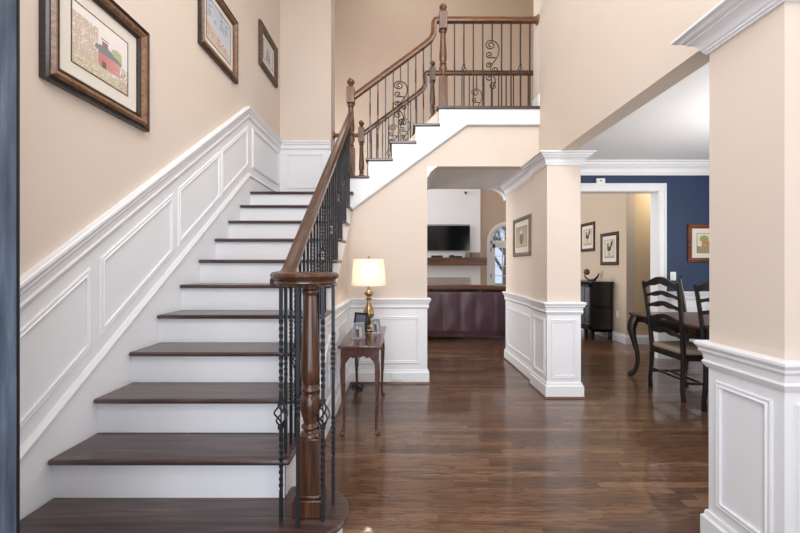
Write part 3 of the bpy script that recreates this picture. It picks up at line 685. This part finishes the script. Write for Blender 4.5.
picture('framed rooster print hung lower and to the right beyond the doorway', (3.749, 6.72, 1.60), -PI / 2, .56, .58, .06, (fb, fb, fd), .07, art_rooster, GR)
picture('framed rooster print hung higher and to the left beyond the doorway', (3.749, 7.50, 1.87), -PI / 2, .56, .57, .06, (fb, fb, fd), .07, art_rooster, GR)
picture('red-brown framed farm print on the navy dining wall', (4.30, 5.249, 1.61), 0, .58, .53, .06, (frd, frd, fd), .07, art_farm)

# ------------------------------------------------------------------ small wall fittings
t = thing('wall_outlet', 'white horizontal outlet in the baseboard right of the console table', 'outlet', (-.03, YM - .029, .075))
MB().box(-.058, .058, -.005, 0, -.035, .035).build('cover_plate', M['plate'], t, bevel=.002)
MB().box(-.035, -.012, -.007, -.004, -.014, .014).box(.012, .035, -.007, -.004, -.014, .014).build('socket', M['plate'], t)
t = thing('light_switch', 'white light switch on the navy wall right of the doorway', 'switch', (3.81, 5.249, 1.15))
MB().box(-.04, .04, -.006, 0, -.06, .06).build('cover_plate', M['plate'], t, bevel=.002); MB().box(-.01, .01, -.014, -.005, -.014, .014).build('toggle', M['plate'], t)
t = thing('wall_sensor', 'small white sensor box on the navy wall above the doorway', 'sensor', (2.79, 5.249, 2.475))
MB().box(-.06, .06, -.03, 0, -.035, .035).build('case', M['plate'], t, bevel=.006); MB().box(-.02, .02, -.032, -.029, -.01, .01).build('lens', M['silver'], t)
t = thing('wall_outlet', 'white upright outlet on the hall wall beside the black cabinet', 'outlet', (3.749, 6.48, .46), -PI / 2)
MB().box(-.036, .036, -.005, 0, -.058, .058).build('cover_plate', M['plate'], t, bevel=.002); MB().box(-.014, .014, -.007, -.004, -.035, -.01).box(-.014, .014, -.007, -.004, .01, .035).build('socket', M['plate'], t)
t = thing('air_vent', 'white return air grille on the wall under the first flight', 'vent', (XS + .007, 3.16, .48), PI / 2)
b = MB().sweep([(.20, 0, -.15), (-.20, 0, -.15), (-.20, 0, .15), (.20, 0, .15)], [(0, -.02), (.01, -.02), (.012, 0), (0, 0)], (0, -1, 0), True); b.build('frame', M['white'], t)
b = MB()
for k in range(12): b.box(-.185, .185, -.008, -.001, -.14 + k * .0245, -.128 + k * .0245)
b.build('louvre', M['white'], t)

# ------------------------------------------------------------------ console table
t = thing('console_table', 'narrow red-brown console table with slender legs under the lamp', 'table', (-.305, 3.315, 0))
tb = MB(); tb.box(-.168, .168, -.485, .485, .664, .684); tb.build('tabletop', M['mahog'], t, bevel=.007, bseg=3)
def ogee(x0, x1, zb, zt, n=24):
    pts = [(x0, zt), (x0, zb)]
    for i in range(n + 1):
        u = i / n; e = min(u, 1 - u) * 2
        z = zb + .055 * min(1, max(0, (e - .08) / .35)) - .018 * max(0, 1 - abs(e - .55) / .18) + (.0 if e < .9 else -.006)
        pts.append((x0 + (x1 - x0) * u, z))
    return pts + [(x1, zb), (x1, zt)]
MB().prism(ogee(-.12, .12, .545, .664), 'y', -.45, -.436).prism(ogee(-.12, .12, .545, .664), 'y', .436, .45).prism(ogee(-.42, .42, .545, .664), 'x', .124, .136).prism(ogee(-.42, .42, .56, .664), 'x', -.136, -.124).build('apron', M['mahog'], t)
dr = MB().box(.134, .142, -.2, .2, .588, .655).build('drawer', M['mahog'], t, bevel=.003)
kb = MB().tube([(.142, 0, .62), (.150, 0, .62), (.156, 0, .62), (.166, 0, .62), (.170, 0, .62)], [.006, .006, .014, .014, .006], 12).build('knob', M['brass'], t); kb.parent = dr
for sx in (-1, 1):
    for sy in (-1, 1):
        l = MB().box(sx * .13 - .017, sx * .13 + .017, sy * .44 - .017, sy * .44 + .017, .54, .664)
        l.tube([(sx * .13, sy * .44, .56), (sx * .133, sy * .443, .48), (sx * .130, sy * .44, .30), (sx * .124, sy * .436, .12), (sx * .124, sy * .437, .05), (sx * .131, sy * .442, .022), (sx * .137, sy * .447, .010), (sx * .138, sy * .447, 0)],
               [.019, .021, .016, .0115, .0105, .014, .021, .018], 12)
        l.build('leg', M['mahog'], t)

# lamp
t = thing('table_lamp', 'brass table lamp with a lit ivory drum shade on the console table', 'lamp', (-.295, 3.55, .684))
MB().lathe([(r_ * 1.22, z_) for r_, z_ in [(.0, 0), (.055, 0), (.058, .008), (.052, .016), (.030, .024), (.016, .034), (.014, .05), (.022, .062), (.034, .10), (.042, .145), (.041, .175), (.028, .215), (.018, .245), (.015, .275), (.013, .285),
            (.026, .29), (.027, .298), (.014, .304), (.013, .318), (.026, .328), (.034, .345), (.032, .36), (.016, .372), (.010, .38), (.010, .42), (.0, .42)]], 0, 0, 0, 32, cap=False).build('base', M['brass'], t)
MB().lathe([(.163, .422), (.163, .424), (.146, .668), (.146, .67), (.143, .67), (.160, .422)], 0, 0, 0, 48, cap=False).build('lamp_shade', M['shade'], t)
MB().tube([(0, 0, .42), (0, 0, .69)], .003, 8).tube([(.13, 0, .66), (-.13, 0, .66)], .002, 6).tube([(0, .13, .66), (0, -.13, .66)], .002, 6).build('harp', M['brass'], t)
MB().lathe([(.001, .675), (.010, .680), (.012, .69), (.004, .70), (.0, .702)], 0, 0, 0, 16).build('finial', M['brass'], t)
me = MB().lathe([(.0, .45), (.014, .455), (.014, .48), (.028, .52), (.029, .54), (.018, .56), (.0, .565)], 0, 0, 0, 16, cap=False)
bulbm, N_, L_, B_ = newmat('lit_bulb'); B_.inputs['Emission Color'].default_value = (1, .8, .55, 1); B_.inputs['Emission Strength'].default_value = 4
me.build('bulb', bulbm, t)
for zz, pw in ((.50, .9), (.60, .7)):
    l = bpy.data.lights.new('lamp_bulb_light', 'POINT'); l.energy = pw; l.color = (1.0, .90, .76); l.shadow_soft_size = .035
    o = bpy.data.objects.new('lamp_bulb_light', l); COL.objects.link(o); o.location = (-.295, 3.55 - .045, .684 + zz)

# frames on the console
def tabletop_frame(label, x, y, rz, W, H, mat_f, name='photo_frame', thick=.012, acrylic=False, fn=art_sketch):
    t = thing(name, label, 'photo frame', (x, y, .684), rz, None)
    tl = math.radians(-12)
    m = Matrix.Rotation(tl, 4, 'X')
    def P(b):
        b.v = [tuple(m @ Vector(p) + Vector((0, 0, .004))) for p in b.v]; return b
    if acrylic:
        P(MB().box(-W / 2, W / 2, -.004, .004, 0, H)).build('front_panel', M['acrylic'], t, bevel=.001)
        MB().box(-W / 2, W / 2, 0, .07, 0, .004).build('foot', M['acrylic'], t)
        me = art_mesh(fn, W * .84, H * .84, 24)
    else:
        f = .02
        P(MB().box(-W / 2, -W / 2 + f, -.008, .006, 0, H).box(W / 2 - f, W / 2, -.008, .006, 0, H).box(-W / 2, W / 2, -.008, .006, 0, f).box(-W / 2, W / 2, -.008, .006, H - f, H)).build('frame', mat_f, t, bevel=.002)
        P(MB().box(-W / 2 + f, W / 2 - f, 0, .006, f, H - f)).build('backing', mat_f, t)
        MB().prism([(.006, .004), (.075, 0), (.081, 0), (.035, H * .7)], 'x', -.02, .02).build('easel_leg', mat_f, t)
        me = art_mesh(fn, W - 2 * f, H - 2 * f, 24)
    o = bpy.data.objects.new('photograph', me); COL.objects.link(o); o.parent = t
    o.rotation_euler = (tl, 0, 0); v = m @ Vector((0, -.006 if acrylic else -.003, H / 2)); o.location = v + Vector((0, 0, .004))
    return t
def art_dark(u, v, rn): return mixc((60, 66, 78), (120, 124, 132), v * .6 + rn * .2)
def art_people(u, v, rn):
    c = (112, 118, 128)
    if (u - .35) ** 2 * 4 + (v - .35) ** 2 < .1: c = (70, 60, 62)
    if (u - .65) ** 2 * 4 + (v - .3) ** 2 < .09: c = (170, 150, 150)
    if (u - .35) ** 2 + (v - .72) ** 2 < .012 or (u - .65) ** 2 + (v - .66) ** 2 < .012: c = (196, 160, 140)
    return c
tabletop_frame('black framed photo standing behind the clear frame at the lamp base', -.365, 3.40, math.radians(-25), .14, .18, M['black'], fn=art_dark)
tabletop_frame('clear acrylic photo frame nearest the front of the console table', -.335, 3.10, math.radians(28), .105, .135, None, acrylic=True, fn=art_people)
tabletop_frame('clear acrylic photo frame to the right of the lamp base', -.205, 3.36, math.radians(40), .10, .14, None, acrylic=True, fn=art_people)
# cord
rr = random.Random(5)
pts = [(-.33, 3.62, .66), (-.40, 3.70, .40), (-.43, 3.74, .2), (-.42, 3.75, .06)]
for i in range(46):
    a = i * 1.1; pts.append((-.43 + .055 * math.cos(a) + rr.uniform(-.02, .02), 3.76 + .09 * math.sin(a * .8) + rr.uniform(-.02, .02), .012 + .075 * abs(math.sin(i * .57)) + rr.uniform(0, .03)))
tag(MB().tube(smooth(pts), .0038, 6).build('power_cord', M['plastic']), 'tangled black power cord on the floor under the console table', 'cord')

# ------------------------------------------------------------------ great room furniture
t = thing('leather_sofa', 'dark oxblood leather sofa seen from behind in the great room', 'sofa', (1.05, 7.0, 0))
W2 = 1.3; n = 72; m_ = 26
rr = random.Random(2)
b = MB(); vs = []; fs = []
seams = [-1.3, -.75, -.30, 0.0, .27, .57, 1.3]
for j in range(m_ + 1):
    for i in range(n + 1):
        x = -W2 + 2 * W2 * i / n; v = j / m_; z = .06 + .78 * v
        ds = min(abs(x - s_) for s_ in seams)
        puff = .022 * (1 - math.exp(-ds * 26)) * math.sin(PI * min(1, max(0, v)) ) ** .4 if 0 < v < 1 else 0
        wr = .006 * math.sin(6 * x + 5 * v + 2 * math.sin(4 * x)) + .003 * math.sin(14 * x - 9 * v) + .005 * math.exp(-((x - .75 - .35 * v) * 9) ** 2)
        vs.append((x, -.43 - puff - wr - (.02 if v > .1 else 0), z))
fs = [(j * (n + 1) + i, j * (n + 1) + i + 1, (j + 1) * (n + 1) + i + 1, (j + 1) * (n + 1) + i) for j in range(m_) for i in range(n)]
b.add(vs, fs); b.box(-W2, W2, -.425, -.2, .06, .83)
b.build('back_panel', M['leather'], t, angle=60)
for k in range(3):
    x0 = -W2 + k * 2 * W2 / 3
    b = MB().box(x0 + .01, x0 + 2 * W2 / 3 - .01, -.14, .05, .45, .90); b.build('back_cushion', M['leather'], t, bevel=.06, bseg=4)
arc_ = [(-W2, .875)] + [(-W2 + 2 * W2 * i / 20, .905 + .055 * math.sin(PI * i / 20)) for i in range(21)] + [(W2, .875)] + [(-W2 + 2 * W2 * i / 20, .868 + .018 * math.sin(PI * i / 20)) for i in range(20, -1, -1)]
MB().prism(arc_[1:22] + [(-W2 + 2 * W2 * i / 20, .845 + .03 * math.sin(PI * i / 20)) for i in range(20, -1, -1)], 'y', -.38, -.16).build('top_roll', M['leather_lit'], t, bevel=.02, bseg=3)
for sx in (-1, 1): MB().box(sx * W2 - .1, sx * W2 + .1, -.42, .45, .06, .62).build('arm', M['leather'], t, bevel=.05, bseg=4)
MB().box(-W2 + .1, W2 - .1, -.2, .45, .1, .32).build('seat_base', M['leather'], t, bevel=.02)
for k in range(3): MB().box(-W2 + .1 + k * .8, -W2 + .1 + k * .8 + .79, -.1, .47, .32, .47).build('seat_cushion', M['leather'], t, bevel=.04, bseg=4)
for sx in (-1, 1):
    for sy in (-.38, .4): MB().box(sx * (W2 - .06) - .03, sx * (W2 - .06) + .03, sy - .03, sy + .03, 0, .07).build('foot', M['black'], t)

t = thing('television', 'flat black television mounted on the white chimney above the mantel', 'television', (1.125, 9.2, 1.66))
MB().box(-.575, .575, -.075, -.035, 0, .65).build('case', M['silver'], t, bevel=.004)
MB().box(-.567, .567, -.079, -.072, .012, .615).build('screen', M['screen'], t)
MB().box(-.2, .2, -.035, 0, .2, .45).build('wall_bracket', M['plastic'], t)
t = thing('fireplace', 'white fireplace with a speckled stone surround behind the sofa', 'fireplace', (1.0, 9.2, 0)); t['kind'] = 'thing'
MB().box(-.95, .70, -.03, 0, 0, 1.02).build('stone_surround', M['stone'], t)
MB().box(-.62, .40, -.04, -.028, .05, .76).build('firebox', M['firebox'], t)
MB().box(-1.1, .95, -.3, 0, 0, .04).build('hearth', M['stone'], t)
tag(MB().box(-.1, 2.07, 8.93, 9.2, 1.32, 1.50).build('mantel_shelf', M['mantel'], bevel=.006), 'thick rustic brown wood mantel shelf below the television', 'mantel')
tag(MB().box(1.70, 1.92, 8.98, 9.12, 1.50, 1.62).build('wooden_box', M['framebrown'], bevel=.006), 'small brown wooden box at the right end of the mantel', 'box')
tag(MB().box(1.565, 1.68, 8.98, 9.08, 1.50, 1.625).build('wooden_block', M['frametaupe'], bevel=.008), 'small tan block beside the brown box on the mantel', 'ornament')
tag(MB().box(.75, 1.02, 8.98, 9.12, 1.50, 1.55).box(.8, .98, 8.975, 8.98, 1.51, 1.53).build('media_box', M['plastic'], bevel=.004), 'black media box at the left on the mantel under the television', 'media player')
tag(MB().box(1.18, 1.48, 8.98, 9.12, 1.585 - .085, 1.54).box(1.2, 1.3, 9.0, 9.1, 1.54, 1.56).build('media_box', M['plastic'], bevel=.004), 'black media box at the centre on the mantel under the television', 'media player')
tag(MB().tube([(1.60, 9.2, 3.09), (1.60, 9.14, 3.09), (1.60, 9.12, 3.07), (1.60, 9.12, 3.03)], .014, 8).lathe([(.03, 0), (.035, .02), (.01, .05)], 1.60, 9.18, 3.07, 10).build('wall_hook', M['slot']), 'small dark hook high on the white chimney', 'hook')

# arched glass door
yd = 9.5
d = thing('door_2', 'white arched glass door with a fanlight on the great room end wall', 'door', (AC, yd, 0)); d['kind'] = 'structure'
ar = lambda r, n=24: [(r * math.cos(PI * i / n), -.0, AZ + r * math.sin(PI * i / n)) for i in range(n + 1)]
pth = [(AR, 0, 0)] + ar(AR) + [(-AR, 0, 0)]
MB().sweep(pth[::-1], [(0, 0), (.025, 0), (.03, .04), (.02, .09), (0, .09)], (0, -1, 0)).build('door_frame', M['white'], d)
MB().sweep([(x * .93, y + .05, z) for x, y, z in pth][::-1], [(-.03, -.03), (.03, -.03), (.03, .03), (-.03, .03)], (0, -1, 0)).box(-AR, AR, .02, .08, 1.86, 1.94).box(-AR + .03, -AR + .13, .03, .07, 0, 1.86).box(AR - .13, AR - .03, .03, .07, 0, 1.86)\
    .box(-AR, AR, .03, .07, 0, .3).box(-AR, AR, .03, .07, 1.76, 1.86).build('door_leaf', M['white'], d)
b = MB()
for x in (-.1, .1): b.box(x - .01, x + .01, .035, .06, .3, 1.8)
for k in range(1, 6): b.box(-.3, .3, .035, .06, .3 + k * .25 - .008, .3 + k * .25 + .008)
for k in range(1, 5):
    a = PI * k / 5; b.tube([(.12 * math.cos(a), .05, 1.94 + .12 * math.sin(a)), (.4 * math.cos(a), .05, AZ + .4 * math.sin(a))], .009, 6)
b.tube([(.12 * math.cos(PI * i / 10), .05, 1.94 + .12 * math.sin(PI * i / 10)) for i in range(11)], .009, 6)
b.build('muntins', M['white'], d)
MB().prism([(-AR, .01)] + [(AR, .01)] + [(AR * math.cos(PI * i / 16), AZ + AR * math.sin(PI * i / 16)) for i in range(17)], 'y', .045, .05).build('pane', M['glass'], d)
for z in (.35, 1.0, 1.66): MB().box(-AR + .0, -AR + .025, -.012, .02, z, z + .10).build('hinge', M['plastic'], d)

# outdoors beyond the arched door
tag(MB().box(-10, 20, 9.9, 40, -.6, -.5).build('lawn', M['grass'], origin=(0, 0, 0)), 'winter lawn outside the arched door', 'lawn', kind='structure')
def tree(x, y, h, seed):
    rr = random.Random(seed); b = MB()
    def br(p, d, L, r, lv):
        pts = [p]; dd = d
        for _ in range(4):
            dd = (dd + Vector((rr.uniform(-.15, .15), rr.uniform(-.15, .15), rr.uniform(-.03, .12)))).normalized(); pts.append(pts[-1] + dd * L / 4)
        b.tube(pts, [r, r * .9, r * .78, r * .66, r * .5], 5)
        if lv:
            for k in range(4): br(pts[rr.randint(2, 4)], (dd + Vector((rr.uniform(-.9, .9), rr.uniform(-.9, .9), rr.uniform(-.1, .6)))).normalized(), L * .62, r * .5, lv - 1)
    br(Vector((x, y, -.5)), Vector((0, 0, 1)), h * .5, .13, 3)
    return b.build('bare_tree', M['bark'])
for k, (x, y) in enumerate(((3.9, 14.2), (5.6, 18.6), (8.6, 24.0), (7.2, 29.0), (10.8, 31.0))):
    tag(tree(x, y, 6 + k * .4, k), 'bare grey winter tree seen through the arched glass door', 'tree', 'bare trees outside the arched door')

# ------------------------------------------------------------------ hall cabinet and sculpture
t = thing('display_cabinet', 'black glass-fronted cabinet against the hall wall beyond the doorway', 'cabinet', (3.54, 7.05, 0))
Wc, Dc = .92, .36
b = MB().box(-Dc / 2, Dc / 2, -Wc / 2, -Wc / 2 + .03, .14, .99).box(-Dc / 2, Dc / 2, Wc / 2 - .03, Wc / 2, .14, .99).box(Dc / 2 - .015, Dc / 2, -Wc / 2, Wc / 2, .14, .99).box(-Dc / 2, Dc / 2, -Wc / 2, Wc / 2, .14, .18).box(-Dc / 2 + .03, Dc / 2, -Wc / 2, Wc / 2, .56, .58)
b.build('body', M['black'], t)
MB().box(-Dc / 2 - .03, Dc / 2 + .01, -Wc / 2 - .03, Wc / 2 + .03, .99, 1.02).build('top', M['black'], t, bevel=.006)
for s_ in (-1, 1):
    y0, y1 = (-Wc / 2 + .01, -.005) if s_ < 0 else (.005, Wc / 2 - .01)
    dd = MB().box(-Dc / 2 - .018, -Dc / 2, y0, y0 + .05, .19, .97).box(-Dc / 2 - .018, -Dc / 2, y1 - .05, y1, .19, .97).box(-Dc / 2 - .018, -Dc / 2, y0, y1, .19, .24).box(-Dc / 2 - .018, -Dc / 2, y0, y1, .92, .97)\
        .box(-Dc / 2 - .014, -Dc / 2 - .004, (y0 + y1) / 2 - .008, (y0 + y1) / 2 + .008, .24, .92).box(-Dc / 2 - .014, -Dc / 2 - .004, y0, y1, .57, .586).build('door', M['black'], t)
    p = MB().box(-Dc / 2 - .010, -Dc / 2 - .007, y0 + .05, y1 - .05, .24, .92).build('pane', M['glass'], t); p.parent = dd
    p = MB().lathe([(.006, 0), (.012, .01), (.012, .02), (.003, .024)], -Dc / 2 - .024, s_ * .03, .56, 10).build('knob', M['silver'], t); p.parent = dd
for sx in (-1, 1):
    for sy in (-1, 1): MB().box(sx * (Dc / 2 - .025) - .025, sx * (Dc / 2 - .025) + .025, sy * (Wc / 2 - .025) - .025, sy * (Wc / 2 - .025) + .025, 0, .15).build('leg', M['black'], t)
t = thing('rooster_sculpture', 'small dark bird sculpture with a curled tail on the black cabinet', 'sculpture', (3.50, 6.85, 1.02))
MB().tube([(0, .28, .10), (0, .22, .05), (0, .12, .015), (0, 0, .012), (0, -.10, .03), (0, -.18, .08), (.01, -.22, .14)], [.012, .016, .022, .028, .024, .018, .008], 10).build('body', M['black'], t)
MB().lathe([(.0, -.05), (.04, -.03), (.055, 0), (.05, .04), (.02, .07), (0, .075)], 0, .20, .15, 12, cap=False).build('plume', M['reddeco'], t)

# ------------------------------------------------------------------ dining furniture
t = thing('dining_table', 'long dark dining table with black cabriole legs beyond the pillar', 'table', (3.22, 3.5, 0))
hx, hy_ = .52, .98
outl = []
for cx, cy, a0 in ((hx - .05, hy_ - .05, 0), (-hx + .05, hy_ - .05, 90), (-hx + .05, -hy_ + .05, 180), (hx - .05, -hy_ + .05, 270)):
    outl += [(cx + .05 * math.cos(math.radians(a0 + k * 18)), cy + .05 * math.sin(math.radians(a0 + k * 18))) for k in range(6)]
MB().prism(outl, 'z', .715, .745).build('tabletop', M['walnut'], t, bevel=.01, bseg=3)
def scal(x0, x1, n=40):
    return [(x0, .715), (x0, .60)] + [(x0 + (x1 - x0) * i / n, .625 + .022 * math.cos(2 * PI * i / n * 2) - .012 * math.cos(2 * PI * i / n * 6)) for i in range(n + 1)] + [(x1, .60), (x1, .715)]
MB().prism(scal(-hy_ + .08, hy_ - .08), 'x', -hx + .06, -hx + .085).prism(scal(-hy_ + .08, hy_ - .08), 'x', hx - .085, hx - .06).prism(scal(-hx + .08, hx - .08), 'y', -hy_ + .06, -hy_ + .085).prism(scal(-hx + .08, hx - .08), 'y', hy_ - .085, hy_ - .06).build('apron', M['blackwd'], t)
for sx in (-1, 1):
    for sy in (-1, 1):
        ux, uy = sx * .7, sy * .45
        bx, by = sx * (hx - .06), sy * (hy_ - .07)
        prf = [(.00, .715, .045), (.01, .68, .05), (.035, .62, .052), (.045, .55, .046), (.03, .47, .036), (.005, .38, .029), (-.022, .28, .024), (-.03, .19, .021), (-.018, .11, .020), (.008, .06, .022), (.04, .035, .03), (.06, .022, .03), (.066, .0, .022)]
        MB().tube([(bx + ux * o, by + uy * o, z) for o, z, r in prf], [r for o, z, r in prf], 12).build('leg', M['blackwd'], t)

def dining_chair(label):
    """faces local +X, origin on the floor below the backrest"""
    t = thing('dining_chair', label, 'chair', group='ladder-back dining chairs')
    def post(sy):
        return MB().tube([(.01, sy * .235, 0), (.0, sy * .228, .10), (.012, sy * .222, .25), (.018, sy * .222, .44), (.004, sy * .226, .60), (-.014, sy * .236, .80), (-.038, sy * .246, 1.0), (-.058, sy * .25, 1.13)],
                         [.022, .019, .021, .024, .022, .020, .018, .017], 8)
    for sy in (-1, 1): post(sy).build('back_post', M['blackwd'], t)
    def slat(z, x, hh, thick=.014, crest=0):
        n = 20; top = []; bot = []
        for i in range(n + 1):
            u = i / n * 2 - 1; y = u * .245
            arch = .022 * math.cos(u * PI) + crest * (1 - u * u)
            top.append((y, z + hh + arch)); bot.append((y, z + arch * .6 + .006 * math.cos(u * 3 * PI)))
        return MB().prism(bot + top[::-1], 'x', x - thick / 2, x + thick / 2)
    slat(.60, .000, .045).build('slat', M['blackwd'], t, bevel=.003)
    slat(.74, -.010, .045).build('slat', M['blackwd'], t, bevel=.003)
    slat(.87, -.023, .045).build('slat', M['blackwd'], t, bevel=.003)
    slat(.98, -.037, .04).build('slat', M['blackwd'], t, bevel=.003)
    slat(1.075, -.053, .055, .024, .03).build('crest_rail', M['blackwd'], t, bevel=.004)
    MB().prism([(0, -.235), (.40, -.27), (.43, -.2), (.43, .2), (.40, .27), (0, .235)], 'z', .385, .435).build('seat_frame', M['blackwd'], t, bevel=.006)
    MB().prism([(.012, -.215), (.38, -.255), (.42, -.2), (.42, .2), (.38, .255), (.012, .215)], 'z', .435, .49).build('seat_cushion', M['cushion'], t, bevel=.022, bseg=4)
    for sy in (-1, 1):
        MB().tube([(.385, sy * .235, .43), (.40, sy * .245, .36), (.395, sy * .24, .25), (.375, sy * .232, .12), (.378, sy * .235, .05), (.395, sy * .24, .015), (.40, sy * .243, 0)], [.028, .032, .023, .017, .017, .024, .022], 10).build('leg', M['blackwd'], t)
        b = MB(); b.tube([(.01, sy * .225, .17), (.10, sy * .228, .17), (.20, sy * .231, .17), (.30, sy * .234, .17), (.385, sy * .236, .17)], [.009, .015, .010, .015, .009], 8); b.build('stretcher', M['blackwd'], t)
    MB().tube([(.20, -.23, .17), (.20, -.1, .17), (.20, 0, .17), (.20, .1, .17), (.20, .23, .17)], [.009, .014, .009, .014, .009], 8).build('stretcher', M['blackwd'], t)
    MB().tube([(.0, -.225, .21), (.0, 0, .21), (.0, .225, .21)], [.009, .013, .009], 8).build('stretcher', M['blackwd'], t)
    return t
c1 = dining_chair('black ladder-back chair fully in view, pulled up to the near side of the dining table')
c1.location = (2.68, 3.80, 0)
c2 = copy_tree(c1); c2.location = (2.69, 3.10, 0); c2['label'] = 'black ladder-back chair partly hidden behind the nearest pillar'
c3 = copy_tree(c1); c3.location = (3.72, 4.90, 0); c3.rotation_euler = (0, 0, math.radians(-37)); c3['label'] = 'farthest dining chair, angled behind the far end of the table'

# ------------------------------------------------------------------ open front door at the left edge
t = thing('door_3', 'dark blue-grey front door standing open at the left edge', 'door', (-.895, .41, 0)); t['kind'] = 'structure'
MB().box(-.022, .022, -.45, .45, .005, 2.42).build('door_slab', M['doorblue'], t, bevel=.004)
MB().box(.020, .0235, .446, .452, .005, 2.42).build('weather_strip', M['plastic'], t)
